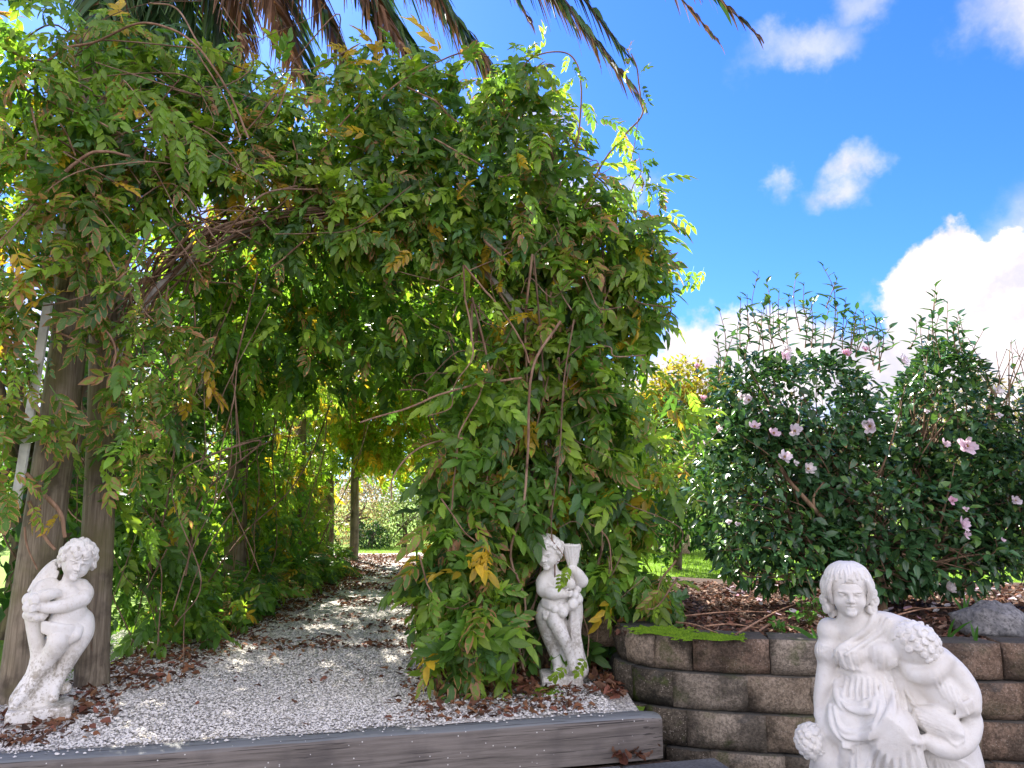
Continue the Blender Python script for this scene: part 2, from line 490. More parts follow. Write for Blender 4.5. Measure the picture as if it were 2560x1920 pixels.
def sleeper_mat():
    m, g, p, o, t = new_mat('weathered_sleeper')
    ob = t.outputs['Object']
    a = g.noise(g.map(ob, (1.2, 26, 26)), 1.5, 6, 0.7, 0.4); b = g.noise(ob, 4, 4)
    col = g.mix(g.step(a.outputs[0], 0.3, 0.7), (0.115, 0.098, 0.084), (0.225, 0.195, 0.17))
    col = g.mix(g.step(b.outputs[0], 0.5, 0.75, 0, .6), col, (0.075, 0.065, 0.06))
    geo = g.new('ShaderNodeNewGeometry'); sg = g.new('ShaderNodeSeparateXYZ'); g.put(sg.inputs[0], geo.outputs['True Normal'])
    col = g.mix(g.math('MULTIPLY', g.step(sg.outputs[2], 0.3, 0.8), 0.8), col, g.mix(a.outputs[0], (0.11, 0.125, 0.135), (0.27, 0.30, 0.315)))
    ck = g.noise(g.map(ob, (.8, 60, 60)), 2.2, 3, 0.5, 0.2)
    col = g.mix(g.math('MULTIPLY', g.step(ck.outputs[0], 0.385, 0.36), .85), col, (0.03, 0.025, 0.022))
    # bits of white gravel ground into the surface
    v = g.voro(ob, 85); s = g.new('ShaderNodeSeparateColor'); g.put(s.inputs[0], v.outputs['Color'])
    fl = g.math('MULTIPLY', g.step(v.outputs['Distance'], 0.30, 0.18), g.step(s.outputs[0], 0.96, 0.975))
    col = g.mix(fl, col, (0.7, 0.68, 0.64))
    g.put(p.inputs['Base Color'], col); p.inputs['Roughness'].default_value = 0.75
    bump(g, p, a.outputs[0], 0.7, 0.005)
    return m
M_SLEEP = sleeper_mat()

def plain(name, c, rough=0.5, metal=0.0, n=0.25, ns=20):
    m, g, p, o, t = new_mat(name)
    k = g.noise(t.outputs['Object'], ns, 4, 0.6)
    g.put(p.inputs['Base Color'], g.mix(g.step(k.outputs[0], 0.35, 0.7), c, tuple(x * (1 - n) for x in c)))
    p.inputs['Roughness'].default_value = rough; p.inputs['Metallic'].default_value = metal
    return m
M_WHITEMETAL = plain('white_painted_batten', (0.74, 0.73, 0.72), 0.5, 0, 0.3, 14)
M_PIPE = plain('galvanised_pipe', (0.62, 0.60, 0.57), 0.5, 0.0, 0.5, 12)
M_WIRE = plain('rusty_wire', (0.10, 0.08, 0.07), 0.6, 0.3)
M_STAMEN = plain('stamen_yellow', (0.65, 0.42, 0.06), 0.6)
M_BUD = plain('camellia_bud', (0.42, 0.38, 0.16), 0.5, 0, .4)

# ------------------------------------------------------------------ setting
def in_poly(P, poly):
    x, y = P[:, 0], P[:, 1]; c = np.zeros(len(P), bool); n = len(poly)
    for i in range(n):
        x1, y1 = poly[i]; x2, y2 = poly[(i + 1) % n]
        k = ((y1 > y) != (y2 > y)) & (x < (x2 - x1) * (y - y1) / (y2 - y1 + 1e-12) + x1)
        c ^= k
    return c

# plan of the tunnel: origin between the two front posts, axis U, across V
O0 = np.array([-1.10, 4.68, 0.0]); U = np.array([-0.09, 0.996, 0.0]); VX = np.array([0.991, 0.134, 0.0])
HW = 1.32
def tun(t, s, z): return O0 + U * t + VX * s + np.array([0, 0, z])

# sleeper line
SL_A = np.array([-2.19, 3.235]); SL_B = np.array([0.745, 3.955])
SL_D = (SL_B - SL_A) / np.linalg.norm(SL_B - SL_A)
SL_ANG = math.atan2(SL_D[1], SL_D[0])
def front_y(x):
    """the line where the upper level drops to the paving"""
    x = np.asarray(x, float)
    a = SL_A[1] + (x - SL_A[0]) * SL_D[1] / SL_D[0] + 0.12
    b = 4.42 - 0.14 * (x - 0.9)
    return np.where(x < 0.72, a, b)

BED = 0.27
def lawn_z(X, Y):
    edge = 0.75 + 0.35 * np.clip((Y - 4.2) / 2, 0, 1) - 0.09 * (Y - 4.6)
    k = np.clip((X - edge) / 0.5, 0, 1)
    z = -0.03 + (BED + 0.02) * k * k * (3 - 2 * k)
    return z + 0.02 * np.sin(X * 1.3) * np.sin(Y * 0.9) - 0.02

def grid_sheet(name, xs, ys, zf, mat, kind, inside=None):
    X, Y = np.meshgrid(xs, ys, indexing='ij')
    P = np.stack([X, Y, zf(X, Y)], -1).reshape(-1, 3)
    nx, ny = len(xs), len(ys)
    i, j = np.meshgrid(np.arange(nx - 1), np.arange(ny - 1), indexing='ij')
    q = np.stack([i * ny + j, (i + 1) * ny + j, (i + 1) * ny + j + 1, i * ny + j + 1], -1).reshape(-1, 4)
    if inside is not None:
        c = P[q].mean(1); q = q[inside(c)]
    a = Acc(); a.add(P, None, q)
    return a.build(name, mat, kind=kind)

# base ground to the horizon, 0.32 m under the gravel
b = Acc(); b.add([(-600, -600, -.45), (600, -600, -.45), (600, 900, -.45), (-600, 900, -.45)], None, [[0, 1, 2, 3]])
b.build('ground', M_SOIL, kind='structure')
# raised lawn: starts at the sleeper and the wall
xs = np.concatenate([np.linspace(-300, -12, 20), np.linspace(-11.5, -3, 18), np.linspace(-2.8, 3, 50), np.linspace(3.3, 12, 26), np.linspace(13, 300, 20)])
tt = np.concatenate([np.linspace(0, 6, 30), np.linspace(6.5, 25, 30), np.linspace(27, 400, 20)])
X, T = np.meshgrid(xs, tt, indexing='ij')
Y = front_y(np.clip(X, -8, 12)) + T
P = np.stack([X, Y, lawn_z(X, Y)], -1).reshape(-1, 3)
nx, ny = X.shape
i, j = np.meshgrid(np.arange(nx - 1), np.arange(ny - 1), indexing='ij')
a = Acc(); a.add(P, None, np.stack([i * ny + j, (i + 1) * ny + j, (i + 1) * ny + j + 1, i * ny + j + 1], -1).reshape(-1, 4))
a.build('lawn', M_LAWN, kind='structure')

# gravel path
def path_strip():
    a = Acc(); rows = []
    for y in np.linspace(0, 1, 60):
        t = -1.5 + y * 12.5
        base = O0 + U * t
        hw = 1.45 if t > 0.2 else 1.45 + (0.2 - t) * 1.6
        if t > 9.4: hw = 1.45 + (t - 9.4) * 2.2
        for s in np.linspace(-hw, hw, 26):
            p = base + VX * s
            fy = float(front_y(min(p[0], .70)))
            p = np.array([min(p[0], .64), max(p[1], fy - .03), 0.0])
            p[2] = 0.012 * mnoise.noise(Vector((p[0] * 1.5, p[1] * 1.5, 0))) + 0.004
            rows.append(p)
    n = 26
    q = [[r * n + c, r * n + c + 1, (r + 1) * n + c + 1, (r + 1) * n + c] for r in range(59) for c in range(n - 1)]
    a.add(rows, None, q)
    return a.build('gravel_path', M_GRAVEL, kind='structure')
path_strip()

# mulched garden bed behind the wall
def bed_z(X, Y): return BED + 0.02 + 0.05 * np.clip((Y - 4.4) / 1.5, 0, 1) + 0.02 * np.sin(X * 3.1 + Y) * np.sin(Y * 2.3)
xs = np.linspace(0.62, 6, 60); tt = np.linspace(0.1, 2.9, 36)
X, T = np.meshgrid(xs, tt, indexing='ij')
Y = front_y(np.maximum(X, .73)) + T
P = np.stack([X, Y, bed_z(X, Y)], -1).reshape(-1, 3)
nx, ny = X.shape
i, j = np.meshgrid(np.arange(nx - 1), np.arange(ny - 1), indexing='ij')
a = Acc(); a.add(P, None, np.stack([i * ny + j, (i + 1) * ny + j, (i + 1) * ny + j + 1, i * ny + j + 1], -1).reshape(-1, 4))
a.build('garden_bed', M_SOIL, kind='structure')

# lower paving: bluestone pavers
pv = thing('lower_paving', 'x', 'x'); del pv['label']; del pv['category']; pv['kind'] = 'structure'
pv.rotation_euler = (0, 0, SL_ANG)
ca, sa = math.cos(SL_ANG), math.sin(SL_ANG)
nrm = np.array([-sa, ca])
base = SL_A @ nrm            # distance of the sleeper face along its normal
m0 = Acc(); box(m0, (-.245, -.195, -.05), (.245, .195, 0), bev=0.006)
pm = m0.mesh('paver', M_PAVER, smooth=False)
for r in range(4):
    for c in range(-6, 9):
        if 0.68 + c * 0.5 + (r % 2) * 0.25 > 1.70 and r < 2: continue     # the paving stops short of the wall
        o = link('paver', pm, pv)
        o.location = (0.68 + c * 0.5 + (r % 2) * 0.25, base - 0.215 - r * 0.4, -0.205 + rng.normal() * 0.0015)
        o.rotation_euler = (rng.normal() * .004, rng.normal() * .004, 0)
b = Acc(); b.add([(-8, -3, -.215), (1.7, -3, -.215), (1.7, base + .02, -.215), (-8, base + .02, -.215), (10, -3, -.216), (10, base - .83, -.216), (1.7, base - .83, -.216), (1.7, -3, -.216)], None, [[0, 1, 2, 3], [7, 4, 5, 6]])
o = b.build('joint_sand', M_SOIL, pv, kind='stuff')

# timber sleeper
def make_sleeper(x0, x1, rag, label):
    t = thing('timber_sleeper', label, 'sleeper', (SL_A[0], SL_A[1], 0), SL_ANG)
    n = 40; xs_ = np.linspace(x0, x1, n)
    prof = [(0.0, -.20), (0.0, -.02), (.006, -.006), (.02, 0.0), (.07, .004), (.118, .002), (.125, -.006), (.125, -.2)]
    V = []
    for k, x in enumerate(xs_):
        e = min(1, (x - x0) / .03, (x1 - x) / .03)
        for (y, z) in prof:
            wv = 0.005 * mnoise.noise(Vector((x * 2.2, y * 9, z * 9))) + 0.0025 * mnoise.noise(Vector((x * 12, y * 50, z * 50)))
            shr = (1 - e) * 0.01
            V.append((x, y + wv + shr * (1 if y < .06 else -1), z + (wv - shr if z > -.1 else 0)))
    m = len(prof)
    F = [[k * m + q, (k + 1) * m + q, (k + 1) * m + q + 1, k * m + q + 1] for k in range(n - 1) for q in range(m - 1)]
    a = Acc(); a.add(V, None, F)
    ends = Acc()
    for k in (0, n - 1):
        L = [k * m + q for q in range(m)]
        c = len(V); 
        for q in range(1, m - 1):
            a.F3.append(np.array([[L[0], L[q], L[q + 1]] if k else [L[0], L[q + 1], L[q]]]))
    o = a.build('beam', M_SLEEP, t)
    return t
SLEN = float(np.linalg.norm(SL_B - SL_A))
make_sleeper(-1.4, SLEN, 1, 'long grey weathered timber sleeper stepping up to the gravel, ending at the block wall')

# ------------------------------------------------------------------ sculpting: signed distance field -> one continuous surface
class Sculpt:
    def __init__(s, lo, hi, h):
        s.lo = np.array(lo, float); s.h = h
        s.n = np.ceil((np.array(hi) - s.lo) / h).astype(int) + 1
        s.ax = [s.lo[i] + np.arange(s.n[i]) * h for i in range(3)]
        s.F = np.full(s.n, 0.05, np.float32)
    def _sub(s, lo, hi):
        i0 = np.clip(np.floor((np.asarray(lo) - s.lo) / s.h).astype(int), 0, s.n - 1)
        i1 = np.clip(np.ceil((np.asarray(hi) - s.lo) / s.h).astype(int) + 1, 1, s.n)
        sl = tuple(slice(a, b) for a, b in zip(i0, i1))
        X, Y, Z = np.meshgrid(*[s.ax[q][sl[q]] for q in range(3)], indexing='ij')
        return sl, np.stack([X, Y, Z], -1)
    def _apply(s, sl, d, k, sub):
        f = s.F[sl]
        if sub:
            d = -d
            if k > 0:
                hh = np.clip(0.5 - 0.5 * (f - d) / k, 0, 1)
                s.F[sl] = f * (1 - hh) + d * hh + k * hh * (1 - hh)
            else: s.F[sl] = np.maximum(f, d)
        else:
            if k > 0:
                hh = np.clip(0.5 + 0.5 * (f - d) / k, 0, 1)
                s.F[sl] = f * (1 - hh) + d * hh - k * hh * (1 - hh)
            else: s.F[sl] = np.minimum(f, d)
    def ell(s, c, r, R=None, k=0.012, sub=False):
        c = np.asarray(c, float); r = np.asarray(r, float) * np.ones(3)
        m = r.max() + k + 0.03
        sl, P = s._sub(c - m, c + m)
        if 0 in P.shape: return
        q = P - c
        if R is not None: q = q @ np.asarray(R)
        k0 = np.linalg.norm(q / r, axis=-1); k1 = np.linalg.norm(q / (r * r), axis=-1)
        s._apply(sl, (k0 * (k0 - 1) / (k1 + 1e-6)).astype(np.float32), k, sub)
    def cap(s, a, b, ra, rb, k=0.012, sub=False, flat=None):
        """tapered capsule; flat=(axis vector, factor) squashes it along that axis"""
        a = np.asarray(a, float); b = np.asarray(b, float)
        m = max(ra, rb) + k + 0.02
        sl, P = s._sub(np.minimum(a, b) - m, np.maximum(a, b) + m)
        if 0 in P.shape: return
        d = b - a; t = np.clip(((P - a) @ d) / (d @ d + 1e-12), 0, 1)
        q = P - a - t[..., None] * d
        if flat is not None:
            ax = unit(flat[0]); q = q + (q @ ax)[..., None] * ax * (flat[1] - 1)
        s._apply(sl, (np.linalg.norm(q, axis=-1) - (ra + (rb - ra) * t)).astype(np.float32), k, sub)
    def chain(s, pts, rs, k=0.012, kin=None, sub=False, n=4, flat=None):
        """a tube through the points, its own segments joined first, then blended once"""
        P = catmull(pts, n); R = np.interp(np.linspace(0, len(pts) - 1, len(P)), np.arange(len(pts)), rs)
        m = R.max() + k + 0.012
        sl, Q = s._sub(P.min(0) - m, P.max(0) + m)
        if 0 in Q.shape: return
        D = np.full(Q.shape[:3], 9.0)
        for i in range(len(P) - 1):
            a, d = P[i], P[i + 1] - P[i]
            t = np.clip(((Q - a) @ d) / (d @ d + 1e-12), 0, 1)
            v = Q - a - t[..., None] * d
            D = np.minimum(D, np.sqrt((v * v).sum(-1)) - (R[i] + (R[i + 1] - R[i]) * t))
        s._apply(sl, D.astype(np.float32), k, sub)
    def front(s, x, z, default=0.0):
        """depth of the front-most surface at (x, z)"""
        i = int(np.clip(round((x - s.lo[0]) / s.h), 0, s.n[0] - 1)); j = int(np.clip(round((z - s.lo[2]) / s.h), 0, s.n[2] - 1))
        w_ = np.nonzero(s.F[i, :, j] < 0)[0]
        return s.ax[1][w_[0]] if len(w_) else default
    def fold(s, pts, rs, off=0.0, k=0.005, sub=False):
        """a ridge (or with sub a groove) lying on the surface already sculpted"""
        P = catmull([(p[0], 0, p[2]) for p in pts], 5); R = np.interp(np.linspace(0, len(pts) - 1, len(P)), np.arange(len(pts)), rs)
        y = np.array([s.front(p[0], p[2], 9) for p in P])
        ok = y < 5
        if ok.sum() < 3: return
        P, R, y = P[ok], R[ok], y[ok]
        for _ in range(2): y = np.convolve(np.pad(y, 1, mode='edge'), [.25, .5, .25], 'valid')
        P[:, 1] = y + R * .35 - off
        s.chain(P, R, k, sub=sub, n=1)
    def torus(s, c, nrm, R, r, k=0.004):
        c = np.asarray(c, float); nrm = unit(nrm); m = R + r + k + 0.01
        sl, P = s._sub(c - m, c + m)
        if 0 in P.shape: return
        q = P - c; hgt = q @ nrm; rad = np.linalg.norm(q - hgt[..., None] * nrm, axis=-1)
        s._apply(sl, (np.sqrt((rad - R) ** 2 + hgt ** 2) - r).astype(np.float32), k, False)
    def curl(s, c, nrm, R, r=None, k=0.002, ph=0.0, hand=1):
        """a spiral lock of hair lying on the head"""
        nrm = unit(nrm); a = unit(np.cross(nrm, (.3, .2, .9))); b = np.cross(nrm, a)
        r = r or R * 0.36; P = []; rr = []
        for i in range(11):
            f = i / 10; th = ph + hand * f * 8.2; q = R * (1.15 - .95 * f)
            P.append(np.asarray(c) + a * math.cos(th) * q + b * math.sin(th) * q + nrm * (R * .55 * f)); rr.append(r * (.55 + .5 * math.sin(math.pi * min(1, .25 + f * .8))))
        s.ell(np.asarray(c) - nrm * R * .25, R * .95, k=.004)
        s.chain(P, rr, k, n=2)
    def cut_below(s, z):
        d = z - s.ax[2]
        s.F = np.maximum(s.F, np.broadcast_to(d[None, None], s.F.shape)).astype(np.float32)
    def acc(s):
        F = s.F.copy()
        for ax in range(3):
            ix = [slice(None)] * 3
            for e in (0, -1): ix[ax] = e; F[tuple(ix)] = np.maximum(F[tuple(ix)], 0.01)
        ins = F < 0
        cs = [(a, b, c) for a in (0, 1) for b in (0, 1) for c in (0, 1)]
        n = np.array(F.shape) - 1
        cnt = sum(ins[a:a + n[0], b:b + n[1], c:c + n[2]].astype(np.int8) for a, b, c in cs)
        I = np.argwhere((cnt > 0) & (cnt < 8))
        val = {c: F[I[:, 0] + c[0], I[:, 1] + c[1], I[:, 2] + c[2]] for c in cs}
        acc_p = np.zeros((len(I), 3)); acc_n = np.zeros(len(I))
        for c in cs:
            for ax in range(3):
                if c[ax]: continue
                e = list(c); e[ax] = 1; e = tuple(e)
                va, vb = val[c], val[e]; m = (va < 0) != (vb < 0)
                t = np.where(m, va / np.where(m, va - vb, 1), 0)
                p = np.tile(np.array(c, float), (len(I), 1)); p[:, ax] += t
                acc_p += p * m[:, None]; acc_n += m
        V = s.lo + (I + acc_p / acc_n[:, None]) * s.h
        idx = np.full(n, -1, np.int64); idx[I[:, 0], I[:, 1], I[:, 2]] = np.arange(len(I))
        Q = []
        for ax in range(3):
            a1, a2 = [(1, 2), (2, 0), (0, 1)][ax]
            sl0 = [slice(1, -1)] * 3; sl1 = [slice(1, -1)] * 3
            sl0[ax] = slice(0, -1); sl1[ax] = slice(1, None)
            A, B = ins[tuple(sl0)], ins[tuple(sl1)]
            E = np.argwhere(A != B)
            if not len(E): continue
            flip = A[E[:, 0], E[:, 1], E[:, 2]]
            E = E + 1; E[:, ax] -= 1
            def at(d1, d2):
                q = E.copy(); q[:, a1] += d1; q[:, a2] += d2
                return idx[q[:, 0], q[:, 1], q[:, 2]]
            q = np.stack([at(-1, -1), at(0, -1), at(0, 0), at(-1, 0)], 1)
            q[~flip] = q[~flip][:, ::-1]
            Q.append(q)
        Q = np.concatenate(Q); Q = Q[(Q >= 0).all(1)]
        a = Acc(); a.add(V, None, Q); return a

def rot(rx=0, ry=0, rz=0):
    return np.array((Matrix.Rotation(rz, 3, 'Z') @ Matrix.Rotation(ry, 3, 'Y') @ Matrix.Rotation(rx, 3, 'X')))

def face(S, c, R, s, k=0.004):
    """a face on a head: c head centre, R head rotation (local -Y looks out), s head half-height"""
    def at(x, y, z): return c + R @ (np.array([x, y, z]) * s)
    E = lambda x, y, z, r, kk=k, sub=False: S.ell(at(x, y, z), np.array(r) * s, R, kk, sub)
    for q in (-1, 1):
        E(q * .36, -.50, -.36, (.32, .34, .30), .012)           # cheeks
        E(q * .35, -.92, .00, (.21, .20, .14), .006, True)      # eye sockets
        E(q * .34, -.72, -.02, (.15, .13, .095), .002)          # eyeballs
        S.cap(at(q * .14, -.93, .16), at(q * .52, -.76, .15), .06 * s, .045 * s, .005)    # brows
        S.cap(at(q * .19, -.87, .055), at(q * .48, -.79, .04), .034 * s, .028 * s, .002)   # upper lids
        S.cap(at(q * .20, -.84, -.105), at(q * .46, -.78, -.10), .026 * s, .022 * s, .002)  # lower lids
        E(q * .98, .05, -.08, (.10, .19, .26), .004)            # ears
        E(q * .125, -1.0, -.27, (.09, .10, .075), .003)         # nostril wings
    S.cap(at(0, -.90, .14), at(0, -1.12, -.22), .075 * s, .105 * s, .005)                  # nose
    S.cap(at(-.20, -.88, -.465), at(0, -.97, -.455), .045 * s, .06 * s, .003); S.cap(at(.20, -.88, -.465), at(0, -.97, -.455), .045 * s, .06 * s, .003)
    S.cap(at(-.13, -.91, -.60), at(.13, -.91, -.60), .065 * s, .065 * s, .003)             # lower lip
    S.cap(at(-.22, -.98, -.53), at(.22, -.98, -.53), .03 * s, .03 * s, .002, True)         # mouth line
    E(0, -.82, -.82, (.25, .2, .18), .010)                                                   # chin

def curls(S, c, R, s, n, rr, keep, seed=0, lift=1.0):
    r2 = np.random.default_rng(seed)
    for i in range(n):
        z = 1 - 2 * (i + .5) / n; th = i * 2.39996
        d = np.array([math.sqrt(1 - z * z) * math.cos(th), math.sqrt(1 - z * z) * math.sin(th), z])
        if not keep(d): continue
        p = c + R @ (d * np.array(s) * lift)
        S.curl(p, R @ (d + r2.normal(size=3) * .25), rr * (.8 + .5 * r2.random()), ph=r2.random() * 6.3, hand=1 if r2.random() < .5 else -1)

def place_px(px, py, Y):  # turn an object toward where it is seen from
    p = W(px, py, Y); return p, math.atan2(-p[0], p[1])

# ---- the cherub leaning on a stump (by the left posts)
def cherub_leaning():
    sc = 0.00058
    def q(zx, zy, y): return np.array([((zx - 400) - 0.085 * (1600 - zy)) * sc, y, (1600 - zy) * sc])
    p, az = G(117, 1800), 0
    t = thing('garden_statue', 'white curly-haired winged cherub statue leaning on a stump beside the two thick posts', 'statue',
              (p[0] - .012, p[1] + .045, 0.004), math.atan2(-p[0], p[1]), 'white garden statues')
    t.scale = (.89, .95, .975)
    S = Sculpt((-.30, -.20, .03), (.24, .20, .91), .0038)
    # feet, legs
    S.chain([q(470, 830, -.02), q(468, 960, -.075), q(400, 1080, -.03), q(300, 1240, -.015), q(255, 1310, -.02)], [.058, .056, .047, .036, .030], .018)
    S.chain([q(255, 1310, -.02), q(185, 1385, -.05), q(120, 1440, -.08)], [.030, .028, .02], .012)
    S.chain([q(650, 830, .01), q(655, 920, -.005), q(590, 1060, -.01), q(500, 1230, .01), q(440, 1350, 0)], [.070, .066, .050, .040, .030], .018)
    S.ell(q(520, 1180, .02), (.035, .035, .06), rot(0, .4, 0), .02)
    S.chain([q(440, 1350, 0), q(432, 1400, -.04), q(430, 1425, -.075)], [.032, .028, .022], .012)
    for i in range(5): S.ell(q(408 + i * 12, 1432, -.092 + abs(i - 2) * .003), (.007, .012, .008), None, .003)
    for i in range(5): S.ell(q(95 + i * 10, 1450 + i * 2, -.092), (.007, .011, .007), None, .003)
    S.ell(q(520, 1385, .03), (.035, .03, .03), None, .015)
    # rockwork between the legs and the stump at the left
    S.chain([q(420, 1000, .045), q(370, 1200, .05), q(330, 1450, .04)], [.05, .055, .085], .015)
    S.chain([q(270, 745, .0), q(280, 900, .01), q(300, 1080, .012), q(270, 1250, .02), q(190, 1440, .01)], [.048, .04, .036, .045, .07], .014)
    # torso
    S.ell(q(570, 830, .0), (.100, .070, .062), rot(0, .2, 0), .02)
    S.ell(q(565, 730, -.018), (.084, .070, .075), None, .025)
    S.ell(q(535, 600, -.004), (.096, .066, .085), rot(0, -.15, 0), .025)
    S.ell(q(690, 860, .01), (.045, .062, .072), None, .02)
    for zx in (465, 590): S.ell(q(zx, 560, -.05), (.034, .022, .030), None, .016)
    S.ell(q(555, 742, -.092), .007, None, .004, True)
    # neck, head
    S.cap(q(550, 500, .0), q(585, 400, -.012), .042, .040, .015)
    hc = q(628, 285, -.025); HR = rot(.22, .26, .18); hs = .088
    S.ell(hc, np.array([.86, .92, 1.0]) * hs, HR, .01)
    S.ell(hc + HR @ np.array([0, -.030, -.034]), (.056, .050, .052), HR, .015)
    face(S, hc, HR, hs)
    # right-hand arm: shoulder, elbow, forearm across the chest, hand
    S.chain([q(660, 520, -.005), q(700, 570, -.02), q(678, 612, -.05)], [.044, .042, .038], .015)
    S.chain([q(678, 612, -.05), q(540, 655, -.085), q(390, 665, -.085), q(330, 655, -.085)], [.039, .036, .029, .024], .010)
    S.ell(q(305, 650, -.09), (.026, .020, .018), None, .008)
    for i in range(4): S.chain([q(295, 633 + i * 13, -.10), q(262, 640 + i * 13, -.112), q(240, 650 + i * 12, -.10)], [.0078, .0072, .006], .003)
    S.chain([q(312, 632, -.1), q(295, 612, -.112), q(280, 600, -.112)], [.0085, .008, .0065], .003)
    # left-hand arm, bent up to the chest
    S.chain([q(400, 500, .0), q(330, 520, -.02), q(292, 590, -.05)], [.046, .044, .040], .015)
    S.chain([q(300, 585, -.06), q(380, 560, -.095), q(440, 548, -.085)], [.036, .030, .024], .01)
    S.ell(q(455, 545, -.082), (.026, .016, .020), None, .008)
    for i in range(4): S.cap(q(462, 528 + i * 12, -.088), q(492, 534 + i * 13, -.080), .0075, .006, .003)
    o = S.acc().build('figure', M_ST_L, t)
    # hair
    S = Sculpt((hc[0] - .14, hc[1] - .15, hc[2] - .10), (hc[0] + .14, hc[1] + .15, hc[2] + .15), .004)
    S.ell(hc + HR @ np.array([0, .012, .022]), (.087, .085, .080), HR, .0)
    S.ell(hc + HR @ np.array([0, -.075, -.03]), (.062, .06, .065), HR, .01, True)
    curls(S, hc + HR @ np.array([0, .006, .016]), HR, (.092, .092, .090), 84, .0165,
          lambda d: (d[2] > .30 or d[1] > .0 or (abs(d[0]) > .80 and d[2] > -.35)), 3)
    S.acc().build('hair', M_ST_L, t)
    # wing with rows of feathers
    S = Sculpt((-.26, -.10, .50), (.08, .16, .80), .004)
    S.ell(q(350, 420, .045), (.035, .028, .105), rot(0, .62, 0), .01)
    for r_ in range(3):
        for i in range(7):
            f = i / 6
            a0 = q(425 - 150 * f + r_ * 14, 305 + 150 * f + r_ * 40, .018 - r_ * .006)
            b0 = a0 + np.array([-.012 - .014 * f, -.004, -.045 - .006 * r_])
            S.cap(a0, b0, .013, .008, .002, False, (np.array([0, 1, 0]), 1.6))
    S.acc().build('wing', M_ST_L, t)
    # loincloth folds
    S = Sculpt((-.20, -.16, .28), (.16, .12, .52), .004)
    for i in range(8):
        f = i / 7
        S.chain([q(350, 800 + 62 * f, -.062), q(450, 818 + 80 * f, -.095), q(560, 842 + 70 * f, -.09), q(648, 850 + 70 * f, -.052)],
                [.013, .015, .016, .011], .005)
    S.chain([q(640, 870, -.055), q(615, 915, -.075), q(560, 965, -.085)], [.026, .03, .014], .008)
    S.chain([q(620, 860, -.065), q(590, 920, -.085), q(545, 955, -.085)], [.022, .02, .012], .006)
    S.acc().build('loincloth', M_ST_L, t)
    # bunch of fruit on the stump
    S = Sculpt((-.28, -.17, .42), (-.02, .08, .62), .004)
    for (zx, zy, y, r) in ((285, 592, -.085, .034), (228, 655, -.06, .03), (255, 705, -.055, .034), (335, 735, -.06, .026), (290, 745, -.07, .022), (230, 600, -.02, .035), (360, 715, -.055, .02), (215, 725, -.03, .024)):
        S.ell(q(zx, zy, y), r, None, .005)
        S.torus(q(zx, zy, y) + np.array([0, -r * .85, 0]), (0, -1, .1), r * .42, r * .12, .003)
    for i in range(3): S.chain([q(205, 740, -.03), q(270, 752 + i * 4, -.05 - i * .006), q(370, 735, -.05)], [.012, .014, .010], .004)
    S.acc().build('fruit_bunch', M_ST_L, t)
    # plinth
    a = Acc(); box(a, (-.20, -.12, 0), (.105, .12, .062), rotz(-.06), bev=.008)
    m = a.build('plinth', M_ST_L, t, smooth=False)
    return t
cherub_leaning()

